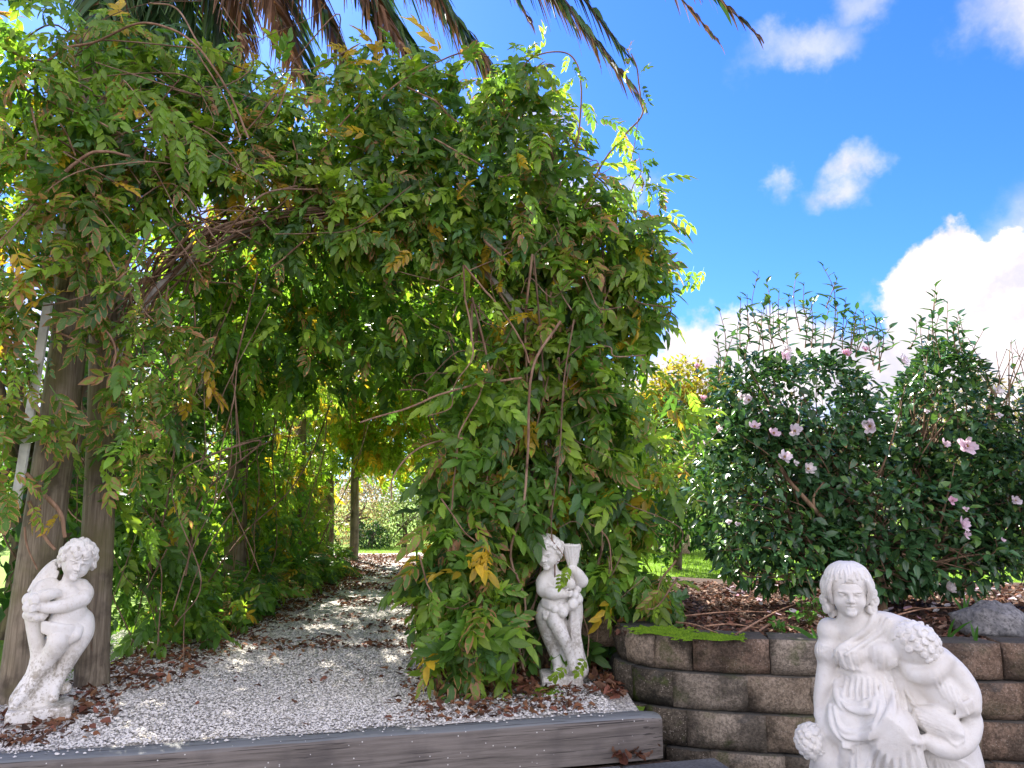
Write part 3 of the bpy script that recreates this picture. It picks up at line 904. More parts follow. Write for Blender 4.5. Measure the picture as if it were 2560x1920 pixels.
# ---- the cherub holding a horn of plenty (by the vine)
def cherub_horn():
    sc = 0.000572
    def q(zx, zy, y): return np.array([(zx - 400) * sc, y, (1600 - zy) * sc])
    p = G(1403, 1716)
    t = thing('garden_statue', 'white cherub statue with a flared horn on its shoulder, in front of the vine', 'statue',
              (p[0], p[1] + .06, 0.004), math.atan2(-p[0], p[1]), 'white garden statues')
    t.scale = (.92, .95, .965)
    S = Sculpt((-.20, -.20, .03), (.20, .20, .92), .0038)
    # standing leg (left) and crossing leg
    S.chain([q(275, 840, .01), q(240, 930, .0), q(265, 1070, .0), q(325, 1250, .015), q(360, 1370, .0)], [.068, .064, .052, .043, .031], .016)
    S.chain([q(360, 1370, 0), q(368, 1410, -.03), q(362, 1440, -.07)], [.033, .03, .024], .012)
    for i in range(5): S.ell(q(342 + i * 12, 1452, -.088), (.007, .012, .008), None, .003)
    S.chain([q(345, 900, -.03), q(350, 960, -.065), q(420, 1090, -.085), q(490, 1250, -.055), q(525, 1350, -.045)], [.060, .052, .043, .035, .028], .012)
    S.chain([q(525, 1350, -.045), q(535, 1390, -.07), q(530, 1430, -.1)], [.029, .028, .02], .01)
    # drapery column to the right
    S.chain([q(560, 740, .01), q(580, 900, .02), q(555, 1100, .03), q(580, 1300, .03), q(600, 1460, .01)], [.052, .045, .045, .05, .065], .012)
    for i in range(4):
        S.chain([q(535 + 22 * i, 800, -.02 + .008 * i), q(530 + 26 * i, 1050, -.012), q(545 + 30 * i, 1300, -.018), q(560 + 36 * i, 1470, -.035 + .012 * i)], [.011, .012, .013, .016], .006)
    S.chain([q(400, 1000, .05), q(420, 1250, .06), q(430, 1450, .05)], [.05, .055, .08], .015)
    # torso
    S.ell(q(345, 850, 0), (.088, .072, .06), None, .02)
    S.ell(q(360, 760, -.015), (.078, .068, .065), None, .022)
    S.ell(q(380, 600, .0), (.098, .066, .085), None, .022)
    S.ell(q(250, 890, .01), (.05, .06, .062), None, .02)
    # neck, head looking down to the left
    S.cap(q(330, 490, .0), q(300, 400, -.01), .042, .040, .014)
    hc = q(275, 262, -.022); HR = rot(.26, -.10, -.42); hs = .086
    S.ell(hc, np.array([.86, .92, 1.0]) * hs, HR, .01)
    S.ell(hc + HR @ np.array([0, -.030, -.034]), (.056, .05, .052), HR, .015)
    face(S, hc, HR, hs)
    # arm across the body
    S.chain([q(270, 520, -.0), q(222, 570, -.015), q(225, 640, -.045)], [.052, .05, .046], .016)
    S.chain([q(225, 640, -.045), q(320, 668, -.09), q(420, 670, -.10), q(455, 672, -.1)], [.045, .038, .029, .024], .01)
    S.ell(q(470, 672, -.1), (.026, .018, .02), None, .008)
    for i in range(4): S.chain([q(478, 652 + i * 13, -.11), q(512, 650 + i * 12, -.118), q(535, 640 + i * 12, -.105)], [.008, .0072, .006], .003)
    S.chain([q(462, 655, -.108), q(470, 632, -.115), q(488, 618, -.115)], [.0085, .008, .0065], .003)
    # raised arm that steadies the horn
    S.chain([q(500, 520, .01), q(590, 560, -.01), q(645, 548, -.03)], [.042, .042, .04], .014)
    S.chain([q(645, 548, -.03), q(610, 480, -.055), q(565, 430, -.06)], [.04, .034, .026], .01)
    S.ell(q(550, 415, -.065), (.022, .016, .022), None, .008)
    for i in range(4): S.chain([q(540 - i * 2, 395 + i * 13, -.075), q(515, 392 + i * 13, -.082), q(500, 398 + i * 13, -.07)], [.0078, .007, .006], .003)
    S.acc().build('figure', M_ST_R, t)
    S = Sculpt((hc[0] - .14, hc[1] - .15, hc[2] - .09), (hc[0] + .14, hc[1] + .15, hc[2] + .15), .004)
    S.ell(hc + HR @ np.array([0, .012, .022]), (.086, .085, .080), HR, .0)
    S.ell(hc + HR @ np.array([0, -.075, -.03]), (.062, .06, .065), HR, .01, True)
    curls(S, hc + HR @ np.array([0, .006, .016]), HR, (.09, .09, .088), 84, .0165,
          lambda d: (d[2] > .30 or d[1] > .0 or (abs(d[0]) > .80 and d[2] > -.4)), 8)
    S.acc().build('hair', M_ST_R, t)
    # horn: flared basket weave cup
    S = Sculpt((-.02, -.13, .63), (.18, .12, .88), .004)
    S.cap(q(550, 420, .0), q(537, 185, .0), .026, .056, .0)
    S.ell(q(537, 185, 0) + np.array([0, 0, .072]), (.11, .11, .072), None, .002, True); S.cap(q(537, 215, 0), q(537, 100, 0), .040, .052, .003, True)
    S.torus(q(536, 182, .0), (0, 0, 1), .054, .0085, .003)
    for i in range(16):
        a = i * math.pi / 8
        c0 = q(550, 400, 0) + np.array([math.cos(a), math.sin(a), 0]) * .027; c1 = q(537, 195, 0) + np.array([math.cos(a), math.sin(a), 0]) * .056
        S.cap(c0, c1, .005, .007, .003)
    S.acc().build('horn', M_ST_R, t)
    # fruit
    S = Sculpt((-.12, -.18, .36), (.17, .10, .66), .004)
    for (zx, zy, y, r) in ((510, 572, -.085, .037), (540, 782, -.075, .037), (432, 862, -.085, .034), (345, 832, -.075, .028), (592, 628, -.03, .03), (600, 740, -.03, .034),
                           (240, 915, -.062, .022), (262, 880, -.066, .018), (228, 878, -.06, .016), (480, 810, -.07, .03), (400, 800, -.07, .026), (560, 690, -.06, .03)):
        S.ell(q(zx, zy, y), r, None, .004)
    S.torus(q(540, 782, -.075) + np.array([0, -.03, 0]), (.1, -1, .1), .016, .005, .003)
    S.ell(q(432, 862, -.085) + np.array([0, -.034, 0]), .006, None, .002, True)
    for i in range(5): S.chain([q(215, 740 + 16 * i, -.05), q(290, 750 + 18 * i, -.078), q(350, 770 + 14 * i, -.075)], [.01, .012, .01], .005)
    S.acc().build('fruit_bunch', M_ST_R, t)
    a = Acc(); box(a, (-.128, -.125, 0), (.125, .12, .062), rotz(.12), bev=.01)
    a.build('plinth', M_ST_R, t, smooth=False)
cherub_horn()

# ---- the woman with two children
def woman():
    sc = 0.00053
    LEAN = 0.066
    def q(zx, zy, y): return np.array([((zx - 720) + LEAN * (1660 - zy)) * sc, y, (1660 - zy) * sc + ZB])
    p = W(1980 + 720 / 3.073, 1920, 3.0); ZB = (p[2] + .205) / .87
    t = thing('garden_statue', 'white statue of a woman in draped dress with children, before the block wall', 'statue',
              (p[0], 3.02, -.205), math.atan2(-p[0], p[1]), 'white garden statues')
    t.scale = (.86, .92, .87)
    S = Sculpt((-.42, -.24, .10), (.42, .25, 1.08), .0048)
    C = lambda pts, rs, k=.012, **kw: S.chain([q(*u) for u in pts], rs, k, **kw)
    # torso and shoulders
    S.ell(q(590, 830, .03), (.125, .085, .12), None, .03)
    S.ell(q(560, 640, .03), (.13, .07, .06), rot(0, .12, 0), .03)
    S.ell(q(300, 640, .03), (.052, .06, .06), None, .025)
    S.ell(q(845, 640, .04), (.07, .06, .06), None, .025)
    C([(560, 545, .03), (740, 560, .03), (900, 610, .02)], [.05, .058, .06], .03)
    C([(480, 560, .03), (475, 440, .01)], [.064, .058], .02)
    S.ell(q(470, 800, -.05), (.062, .052, .056), None, .02)
    S.ell(q(720, 780, -.045), (.062, .052, .056), None, .02)
    S.ell(q(620, 980, .02), (.125, .088, .06), None, .02)
    # bodice: crossed neckline bands, gathers, waist band
    D = lambda pts, rs, off=0.0, k=.005, sub=False: S.fold([q(u[0], u[1], 0) for u in pts], rs, off, k, sub)
    D([(650, 470), (600, 580), (480, 680), (380, 750), (345, 880)], [.010, .012, .012, .012, .010], .006)
    D([(760, 500), (690, 610), (570, 700), (440, 780)], [.010, .011, .011, .008], .006)
    D([(700, 480), (650, 590), (540, 690), (420, 760)], [.006, .006, .006, .006], .004, .003, True)
    for i in range(7): D([(355 + 10 * i, 850 + 12 * i), (500, 870 + 11 * i), (680, 850 + 12 * i), (850, 780 + 26 * i)], [.005, .007, .007, .005], .003, .004)
    for i in range(7): D([(385 + 66 * i, 730 - 8 * i + abs(i - 3) * 6), (405 + 62 * i, 800), (440 + 54 * i, 900)], [.003, .0055, .004], .002, .004)
    for i in range(6): D([(410 + 66 * i, 760), (430 + 62 * i, 830), (465 + 54 * i, 905)], [.003, .005, .003], .004, .003, True)
    D([(395, 935), (560, 945), (720, 925), (862, 880)], [.010, .012, .012, .010], .004)
    D([(400, 965), (560, 975), (720, 955), (862, 915)], [.006, .007, .007, .006], .004, .003, True)
    # head
    hc = q(455, 292, -.02); HR = rot(.10, .0, .12); hs = .094; HSC = 1.27
    S.ell(hc, np.array([.80, .95, 1.06]) * hs, HR, .01)
    S.ell(hc + HR @ np.array([0, -.028, -.043]), (.056, .053, .057), HR, .014)
    face(S, hc, HR, hs, .003)
    # arm at the left with a ruffled sleeve, hand on a child's head
    S.ell(q(295, 800, .02), (.058, .062, .066), rot(0, .3, 0), .02)
    for i in range(9):
        D([(215 + 19 * i, 735 + 3 * i), (222 + 19 * i, 815 + 5 * i), (250 + 14 * i, 890 + 5 * i)], [.004, .009, .005], .003)
        D([(224 + 19 * i, 745 + 3 * i), (232 + 19 * i, 815 + 5 * i), (257 + 14 * i, 885 + 5 * i)], [.003, .005, .003], .004, .002, True)
    C([(300, 880, .02), (278, 1020, .0), (252, 1180, -.02), (248, 1290, -.05)], [.046, .043, .036, .027], .014)
    C([(248, 1290, -.05), (270, 1345, -.075), (300, 1380, -.10)], [.027, .026, .022], .01)
    for i in range(4): C([(285 + i * 13, 1365 - i * 6, -.11), (300 + i * 16, 1405 - i * 8, -.125), (312 + i * 16, 1440 - i * 8, -.115)], [.0095, .0085, .007], .004)
    # the cloak behind
    C([(900, 900, .10), (1050, 1200, .11), (1180, 1500, .11), (1230, 1750, .10), (1230, 2050, .10)], [.10, .13, .13, .13, .14], .03)
    C([(900, 1000, .07), (980, 1250, .06), (1080, 1480, .06)], [.10, .11, .12], .03)
    C([(430, 1100, .06), (420, 1400, .07), (400, 1750, .07), (400, 2050, .07)], [.10, .12, .13, .15], .03)
    # lap, thighs, knees
    C([(620, 1050, .02), (690, 1230, -.07), (770, 1320, -.15)], [.115, .115, .105], .03)
    C([(770, 1320, -.14), (830, 1520, -.13), (860, 1750, -.10), (870, 2060, -.08)], [.10, .098, .10, .12], .02)
    C([(560, 1150, .0), (470, 1320, -.08), (560, 1480, -.10), (600, 1720, -.10), (600, 2060, -.08)], [.11, .10, .085, .10, .12], .02)
    # skirt: gathers under the waist, a swag across the hips, long folds between the knees
    for i in range(12):
        x = 405 + 42 * i
        D([(x, 975 - 4 * i), (x - 18 + 5 * i, 1060 - 3 * i), (x - 30 + 9 * i, 1150)], [.006, .010, .006], .003)
        if i < 11: D([(x + 21, 985 - 4 * i), (x + 5 + 5 * i, 1070 - 3 * i), (x - 8 + 9 * i, 1140)], [.004, .007, .004], .006, .003, True)
    D([(372, 1010), (368, 1090), (420, 1160), (530, 1185), (630, 1165), (650, 1080)], [.012, .017, .019, .019, .017, .010], .008)
    D([(400, 1060), (440, 1120), (540, 1140), (610, 1090)], [.010, .014, .014, .009], .006)
    D([(385, 1120), (450, 1195), (560, 1215), (650, 1180)], [.007, .009, .009, .006], .007, .003, True)
    D([(330, 1180), (350, 1310), (440, 1380), (570, 1360), (680, 1280), (750, 1150), (800, 1040)], [.014, .019, .021, .021, .019, .015, .010], .009)
    D([(360, 1180), (390, 1290), (460, 1335), (560, 1310), (640, 1230)], [.010, .013, .014, .012, .008], .007)
    D([(345, 1230), (380, 1340), (450, 1400), (590, 1390), (700, 1310), (780, 1190)], [.006, .009, .010, .010, .009, .006], .009, .003, True)
    D([(700, 1000), (690, 1130), (640, 1260)], [.008, .011, .008], .006)
    D([(780, 980), (790, 1120), (760, 1240), (720, 1300)], [.008, .012, .010, .006], .006)
    D([(850, 940), (900, 1060), (960, 1150)], [.008, .010, .006], .006)
    D([(740, 1290), (820, 1310), (920, 1330), (990, 1380), (1000, 1440)], [.008, .012, .014, .012, .008], .007)
    for i in range(8):
        a0 = 700 + 38 * i; a1 = 640 + 54 * i; a2 = 600 + 66 * i
        D([(a0, 1330 + 10 * abs(i - 3)), (a1, 1480), (a2, 1680), (a2 - 4, 2050)], [.006, .011, .014, .016], .006)
        D([(a0 + 20, 1360 + 10 * abs(i - 3)), (a1 + 27, 1490), (a2 + 33, 1690), (a2 + 30, 2050)], [.005, .008, .010, .011], .009, .004, True)
    for i in range(4): D([(420 + 40 * i, 1420), (400 + 45 * i, 1560), (420 + 46 * i, 1700)], [.005, .009, .008], .006)
    # second child's head asleep on her shoulder, its back and arm
    S.ell(q(955, 680, -.03), (.105, .078, .09), rot(0, .5, 0), .02)
    C([(880, 830, -.02), (960, 900, -.06), (1080, 880, -.07), (1180, 780, -.04)], [.035, .04, .04, .03], .014)
    C([(960, 880, .02), (1080, 960, .0), (1180, 1060, -.01)], [.075, .08, .075], .02)
    C([(1130, 800, .0), (1250, 900, .0), (1330, 1020, -.01), (1340, 1120, -.035)], [.058, .052, .046, .040], .02)
    for i in range(4): C([(1330 + i * 4, 1060 + i * 22, -.07), (1285, 1085 + i * 24, -.085), (1245, 1105 + i * 24, -.075)], [.0105, .010, .008], .004)
    # her other arm sweeping round under the drapery
    C([(1320, 1150, .0), (1345, 1250, -.02), (1300, 1360, -.06), (1200, 1415, -.10), (1100, 1400, -.12), (1020, 1360, -.125)], [.042, .044, .042, .040, .034, .025], .016)
    for i in range(4): C([(1010 - i * 4, 1350 + i * 20, -.135), (960, 1345 + i * 22, -.15), (925, 1355 + i * 22, -.145)], [.010, .009, .0075], .004)
    # bundle of drapery in her arm
    S.ell(q(1110, 1250, -.07), (.10, .06, .06), rot(0, .35, 0), .02)
    for i in range(7):
        D([(925 + 16 * i, 1130 + 26 * i), (1040 + 16 * i, 1165 + 26 * i), (1160 + 8 * i, 1200 + 28 * i), (1270, 1280 + 10 * i)], [.006, .010, .010, .006], .004)
        D([(930 + 16 * i, 1143 + 26 * i), (1045 + 16 * i, 1178 + 26 * i), (1160 + 8 * i, 1214 + 28 * i)], [.004, .006, .005], .006, .003, True)
    for i in range(9):
        D([(1070 + 20 * i, 1490 + 3 * i), (1075 + 34 * i, 1600), (1070 + 42 * i, 1760), (1060 + 44 * i, 2050)], [.006, .011, .013, .014], .005)
        D([(1080 + 20 * i, 1500 + 3 * i), (1092 + 34 * i, 1600), (1091 + 42 * i, 1760)], [.004, .007, .008], .007, .003, True)
    for i in range(5): D([(1080 + 40 * i, 900 + 20 * i), (1100 + 40 * i, 960 + 25 * i), (1150 + 40 * i, 1050 + 25 * i)], [.004, .007, .004], .004)
    # the child at her knee
    S.ell(q(185, 1480, -.10), (.066, .066, .066), None, .012)
    C([(250, 1520, -.09), (330, 1610, -.08), (350, 1760, -.07), (340, 2040, -.06)], [.05, .075, .085, .09], .02)
    C([(400, 1640, -.10), (440, 1580, -.14), (445, 1500, -.16)], [.034, .032, .026], .01)
    S.ell(q(448, 1470, -.165), (.026, .022, .026), None, .006)
    for i in range(4): C([(425 + i * 15, 1455, -.175), (428 + i * 15, 1425, -.19), (432 + i * 14, 1440, -.20)], [.0095, .009, .0075], .003)
    C([(470, 1490, -.17), (492, 1475, -.185), (490, 1455, -.19)], [.010, .009, .0075], .003)
    S.ell(q(330, 1440, -.09), (.03, .035, .045), rot(0, -.4, 0), .012)
    S.cut_below(.10)
    S.acc().build('figure', M_ST_W, t)
    # her hair: a smooth cap combed back in strands, rolls over the ears
    S = Sculpt((hc[0] - .19, hc[1] - .17, hc[2] - .14), (hc[0] + .19, hc[1] + .19, hc[2] + .17), .004)
    S.ell(hc + HR @ np.array([0, .02, .028]) * HSC, np.array((.080, .080, .074)) * HSC, HR, 0)
    S.ell(hc + HR @ np.array([0, -.088, -.018]) * HSC, np.array((.057, .066, .068)) * HSC, HR, .006, True)
    def lock(a, wob, r, sub=False, e0=1.40, e1=.42, lift=0.0, k=.001):
        pts = []
        for j in range(6):
            e = e0 + (e1 - e0) * j / 5; aa = a + wob * math.sin(j * 1.1)
            d = np.array([math.sin(aa) * math.cos(e), -math.cos(aa) * math.cos(e), math.sin(e)])
            pts.append(hc + HR @ ((np.array([0, .018, .026]) + d * (np.array([.081, .081, .0755]) + lift)) * HSC))
        S.chain(pts, [r * .7, r, r, r * 1.1, r * 1.1, r * .8], k, sub=sub, n=3)
    for i in range(23):
        a = -2.0 + 4.0 * i / 22; lock(a, .07 * math.sin(i * 1.7), .0062, False, 1.40, .34 + .10 * math.sin(i * 2.9) + .12 * abs(a) / 2)
    for i in range(22):
        a = -2.0 + 4.0 * (i + .5) / 22; lock(a, .05 * math.sin(i * 1.7), .0034, True, 1.25, .42, .006)
    for sd in (-1, 1):
        for i in range(4):
            x0 = .060 + .005 * i; y0 = -.046 + .026 * i
            S.chain([hc + HR @ (np.array(v_) * HSC) for v_ in ((sd * x0, y0, .045), (sd * (x0 + .008), y0 + .002, .016), (sd * (x0 + .004), y0 + .016, -.012), (sd * (x0 - .006), y0 + .030, -.036))], [.009, .012, .012, .009], .002)
    for sd in (-1, 1):
        for (x, y, z, r) in ((.080, -.01, .0, .022), (.086, .005, -.03, .023), (.078, .0, -.06, .022), (.06, .02, -.082, .02)):
            S.curl(hc + HR @ np.array([sd * x, y, z]) * 1.2, (sd * .8, -.6, 0), r * .9, r * .45)
            S.ell(hc + HR @ np.array([sd * x * .9, y + .012, z]) * 1.2, r * 1.15, None, .008)
    S.acc().build('hair', M_ST_W, t)
    # curls of the two children
    S = Sculpt((-.40, -.22, ZB + .0), (-.14, .02, ZB + .20), .004)
    cc = q(185, 1480, -.10)
    S.ell(cc, .064, None, 0)
    curls(S, cc, np.eye(3), (.066, .066, .066), 70, .0125, lambda d: d[0] < .72, 12)
    S.acc().build('hair', M_ST_W, t)
    cc = q(960, 680, -.03); RR = rot(0, .5, 0)
    S = Sculpt((cc[0] - .14, cc[1] - .12, cc[2] - .13), (cc[0] + .14, cc[1] + .10, cc[2] + .13), .004)
    S.ell(cc, (.094, .074, .083), RR, 0)
    curls(S, cc, RR, (.096, .077, .086), 80, .0145, lambda d: d[2] > -.35, 15)
    S.acc().build('hair', M_ST_W, t)
    a = Acc(); box(a, (-.30, -.22, 0), (.36, .22, .11), bev=.012)
    a.build('plinth', M_ST_W, t, smooth=False)
woman()

# ------------------------------------------------------------------ retaining wall: every block its own part
WALL_PLAN = catmull([(.80, 5.15), (.66, 4.86), (.635, 4.62), (.72, 4.42), (.92, 4.30), (1.30, 4.20), (1.85, 4.13), (2.5, 4.07), (3.3, 4.02), (4.2, 4.0)], 14)
seg = np.linalg.norm(np.diff(WALL_PLAN, axis=0), axis=1); arc = np.concatenate([[0], np.cumsum(seg)])
def wall_at(u_, batter):
    x = np.interp(u_, arc, WALL_PLAN[:, 0]); y = np.interp(u_, arc, WALL_PLAN[:, 1])
    e = 0.02
    d = np.array([np.interp(u_ + e, arc, WALL_PLAN[:, 0]) - np.interp(u_ - e, arc, WALL_PLAN[:, 0]), np.interp(u_ + e, arc, WALL_PLAN[:, 1]) - np.interp(u_ - e, arc, WALL_PLAN[:, 1])])
    d = d / np.linalg.norm(d); nn = np.array([d[1], -d[0]])     # outward (towards the viewer)
    return np.array([x, y]) + nn * batter, d, nn
wall = thing('retaining_wall', 'curved low retaining wall of rough mossy split concrete blocks holding the garden bed', 'wall')
BH = 0.183
def block_mesh(L, H, D, seed):
    """split-face block: bulging rough front, chamfered edges; local x along, -y front, z up"""
    nx, nz = 9, 6
    V = []; a = Acc()
    for i in range(nx):
        for k in range(nz):
            u_, v_ = i / (nx - 1) * 2 - 1, k / (nz - 1) * 2 - 1
            edge = max(abs(u_) ** 7, abs(v_) ** 9)
            bul = .016 * (1 - u_ * u_) + .006 * (1 - v_ * v_) - .020 * edge
            r = .016 * mnoise.noise(Vector((u_ * 2 + seed, v_ * 1.4, seed * .7))) + .010 * mnoise.noise(Vector((u_ * 6 + seed, v_ * 4, 3 + seed)))
            x = u_ * (L / 2 - .002) ; z = H / 2 + v_ * (H / 2 - .002)
            if abs(v_) == 1 and v_ > 0: z -= .004 * abs(mnoise.noise(Vector((u_ * 5, seed, 1))))
            V.append((x, -bul - r, z))
    F = [[i * nz + k, (i + 1) * nz + k, (i + 1) * nz + k + 1, i * nz + k + 1] for i in range(nx - 1) for k in range(nz - 1)]
    n0 = len(V)
    def back(ids):
        nonlocal F
        b = len(V)
        for q in ids: V.append((V[q][0] * .86, D, V[q][2]))
        for q in range(len(ids) - 1): F.append([ids[q], ids[q + 1], b + q + 1, b + q])
    back([i * nz + nz - 1 for i in range(nx)])          # top
    back([i * nz for i in range(nx)][::-1])              # underside
    back([k for k in range(nz)])                         # left
    back([(nx - 1) * nz + k for k in range(nz)][::-1])   # right
    Vn = np.array(V)
    a.add(Vn, None, F)
    return a.mesh('block', None or [])
def add_block(u0, u1, row, mi, z0, seed, batter):
    c, d, nn = wall_at((u0 + u1) / 2, batter)
    L = u1 - u0
    me = block_mesh(L * (1 + .06 * (batter > 0)), BH, .24, seed)
    me.materials.clear(); me.materials.append(M_BLK[mi])
    o = link('block', me, wall)
    o.location = (c[0], c[1], z0 + rng.normal() * .002)
    o.rotation_euler = (rng.normal() * .008, rng.normal() * .006, math.atan2(d[1], d[0]) + rng.normal() * .012)
    return o
ZT = 0.325
for row in range(5):
    u_ = [-.12, -.02, -.2, -.08, -.15][row] + .1
    bt = row * 0.028
    k = 0
    while u_ < arc[-1] - .1:
        x_here = np.interp(u_, arc, WALL_PLAN[:, 0]); y_here = np.interp(u_, arc, WALL_PLAN[:, 1])
        curved = u_ < .95
        L = (.20 if curved else .31) * (1 + .25 * rng.random())
        if row == 0 and not curved: L *= 1.08
        u1 = u_ + L
        mi = int(rng.choice([0, 0, 1, 1, 2])) if x_here < 2.1 else int(rng.choice([2, 2, 0]))
        if curved and row > 0: mi = 3
        if curved and row == 0: mi = int(rng.choice([1, 3, 0]))
        add_block(u_ + .002, u1 - .002, row, mi, ZT - (row + 1) * (BH + .003), row * 17 + k * 3.7, bt)
        u_ = u1; k += 1
# loose sand-coloured block beside the wall's end
me = block_mesh(.36, .19, .2, 91.3); me.materials.clear(); me.materials.append(M_BLK[4])
eb = link('edging_block', me, None, label='clean sand-coloured block lying alone at the left end of the block wall', category='block')
p = W(1537, 1590, 5.0); eb.location = (.47, 4.93, .15); eb.rotation_euler = (0, 0, -.22)

# moss cushions on the wall top
def moss_patch(name, poly, z, label, hgt=.012, n=900, seed=0):
    r2 = np.random.default_rng(seed); a = Acc()
    poly = np.array(poly); lo, hi = poly.min(0), poly.max(0)
    P = lo - .02 + (hi - lo + .04) * r2.random((n * 5, 2))
    nz_ = np.array([mnoise.noise(Vector((q_[0] * 22, q_[1] * 40, seed))) for q_ in P])
    ins_ = in_poly(P, poly); P = P[(ins_ & (nz_ > -.28)) | (~ins_ & (nz_ > .33))][:n]
    ico = [(0, 0, 1), (1, 0, .2), (.31, .95, .2), (-.81, .59, .2), (-.81, -.59, .2), (.31, -.95, .2)]
    tm = dict(V=np.array(ico, float), F3=np.array([[0, 1, 2], [0, 2, 3], [0, 3, 4], [0, 4, 5], [0, 5, 1]]), F4=np.zeros((0, 4), int), L=np.zeros((6, 4)))
    m = len(P); c = poly.mean(0)
    f = 1 - np.clip(np.linalg.norm((P - c) / (hi - lo) * 2, axis=1), 0, 1)
    Pz = np.column_stack([P, np.full(m, z) + hgt * f * .5 * (.3 + 1.2 * r2.random(m)) - .003])
    R = np.stack([rotz(t) for t in r2.random(m) * 6.28])
    a.inst(tm, Pz, R, (.003 + .010 * r2.random(m) ** 2), np.tile((.1, .2, .02, 0), (m, 1)))
    return a.build(name, M_MOSS, None, kind='stuff', label=label, category='moss')
ma = [G(x_, y_, ZT)[:2] for x_, y_ in ((1575, 1571), (1640, 1566), (1735, 1577), (1700, 1585), (1600, 1583))]
moss_patch('moss', ma, ZT, 'smaller bright green moss cushion at the very end of the wall top', .012, 1500, 2)
ma = [G(x_, y_, ZT)[:2] for x_, y_ in ((1664, 1588), (1760, 1582), (1872, 1596), (1800, 1602), (1700, 1597))]
moss_patch('moss', ma, ZT, 'longer bright green moss cushion on the wall top beside the mulch', .014, 2000, 3)
mb = [G(1320, 1722)[:2], G(1390, 1722)[:2], G(1398, 1735)[:2], G(1345, 1748)[:2], G(1305, 1738)[:2]]
moss_patch('moss', mb, .008, 'dark green moss cushion on the gravel at the foot of the horn cherub', .02, 900, 4)

# rocks
def rock(name, label, c, r, seed, mat=None, group=None):
    a = Acc(); bm_V = []; F = []
    n, m_ = 17, 26
    for i in range(n):
        for j in range(m_):
            ph = math.pi * i / (n - 1); th = 2 * math.pi * j / m_
            d = Vector((math.sin(ph) * math.cos(th), math.sin(ph) * math.sin(th), math.cos(ph)))
            q = 1 + .34 * mnoise.noise(d * 1.4 + Vector((seed, 0, 0))) + .16 * mnoise.noise(d * 3.5 + Vector((seed, 3, 0))) + .07 * mnoise.noise(d * 9 + Vector((seed, 5, 0)))
            bm_V.append((d.x * r[0] * q, d.y * r[1] * q, max(-.35, d.z) * r[2] * q))
    for i in range(n - 1):
        for j in range(m_): F.append([i * m_ + j, (i + 1) * m_ + j, (i + 1) * m_ + (j + 1) % m_, i * m_ + (j + 1) % m_])
    a.add(bm_V, None, F)
    o = a.build(name, mat or M_ROCK, None, smooth=True, label=label, category='rock'); o.location = c
    return o
p = W(2500, 1565, 4.35); rock('rock', 'large grey rock on the mulch just behind the block wall at the right edge', (p[0], 4.42, .36), (.20, .13, .12), 3.3)
p = G(1318, 1735); rock('flat_stone', 'flat pale grey stone sunk in the gravel beside the dark green moss', (p[0] - .03, p[1], .0), (.075, .05, .022), 7.7)

# ------------------------------------------------------------------ pergola
perg = thing('pergola', 'long arched pergola of weathered round posts and pale pipes carrying the vine over the path', 'pergola')
def post(b_, t_, r, mat=M_POST, rt=None, moss=None):
    a = Acc(); n = 14
    P = [np.array(b_) * (1 - f) + np.array(t_) * f + np.array([.012 * math.sin(f * 5 + b_[1]), .01 * math.cos(f * 4), 0]) * (f > 0) for f in np.linspace(0, 1, n)]
    rr = [r * (1 - .18 * f) * (1 + .03 * mnoise.noise(Vector((f * 6, b_[0], 0)))) for f in np.linspace(0, 1, n)]
    tube(a, P, rr, 18)
    o = a.build('post', mat, perg)
    return o
pA = W(48, 1800, 4.22); pA[2] = 0; pAt = W(192, 690, 4.3)
post((pA[0], pA[1], -.05), pAt, .112)
pB = G(232, 1716); pBt = W(262, 760, pB[1])
post((pB[0], pB[1], -.05), pBt, .094)
post((.17, 4.95, -.05), (.155, 4.95, 2.35), .095)
for t_ in (3.0, 6.0, 9.0):
    post(tun(t_, -HW, -.05), tun(t_ + .02, -HW, 2.2), .11)
    post(tun(t_, HW, -.05), tun(t_, HW + .02, 2.2), .10)
pX = tun(9.05, -HW + .45, 0)
post((pX[0], pX[1], -.02), (pX[0], pX[1], 2.3), .08, M_TIMBERPOST)
def arch_pts(t_, n=40, hw=HW, z0=1.75, zt=2.86):
    th = np.linspace(0, math.pi, n)
    return np.array([tun(t_, -hw * math.cos(q), z0 + (zt - z0) * math.sin(q)) for q in th])
def strip(acc, P, w_, d_, side):
    """rectangular bar along P, width w_ along side, depth d_"""
    P = np.asarray(P); tg = unit(np.gradient(P, axis=0)); sd = unit(side - (tg @ side)[:, None] * tg if np.ndim(side) == 1 else side)
    up = np.cross(tg, sd); V = []
    for (a_, b_) in ((-1, -1), (1, -1), (1, 1), (-1, 1)): V.append(P + sd * a_ * w_ / 2 + up * b_ * d_ / 2)
    n = len(P); V = np.stack(V, 1).reshape(-1, 3)
    F = [[i * 4 + q, i * 4 + (q + 1) % 4, (i + 1) * 4 + (q + 1) % 4, (i + 1) * 4 + q] for i in range(n - 1) for q in range(4)]
    F += [[3, 2, 1, 0], [(n - 1) * 4 + q for q in range(4)]]
    acc.add(V, None, F)
for t_ in (.05, 1.6, 3.1, 4.6, 6.1, 7.6, 9.1):
    a = Acc(); strip(a, arch_pts(t_), .042, .03, U); a.build('arch_pipe', M_PIPE, perg, smooth=False)
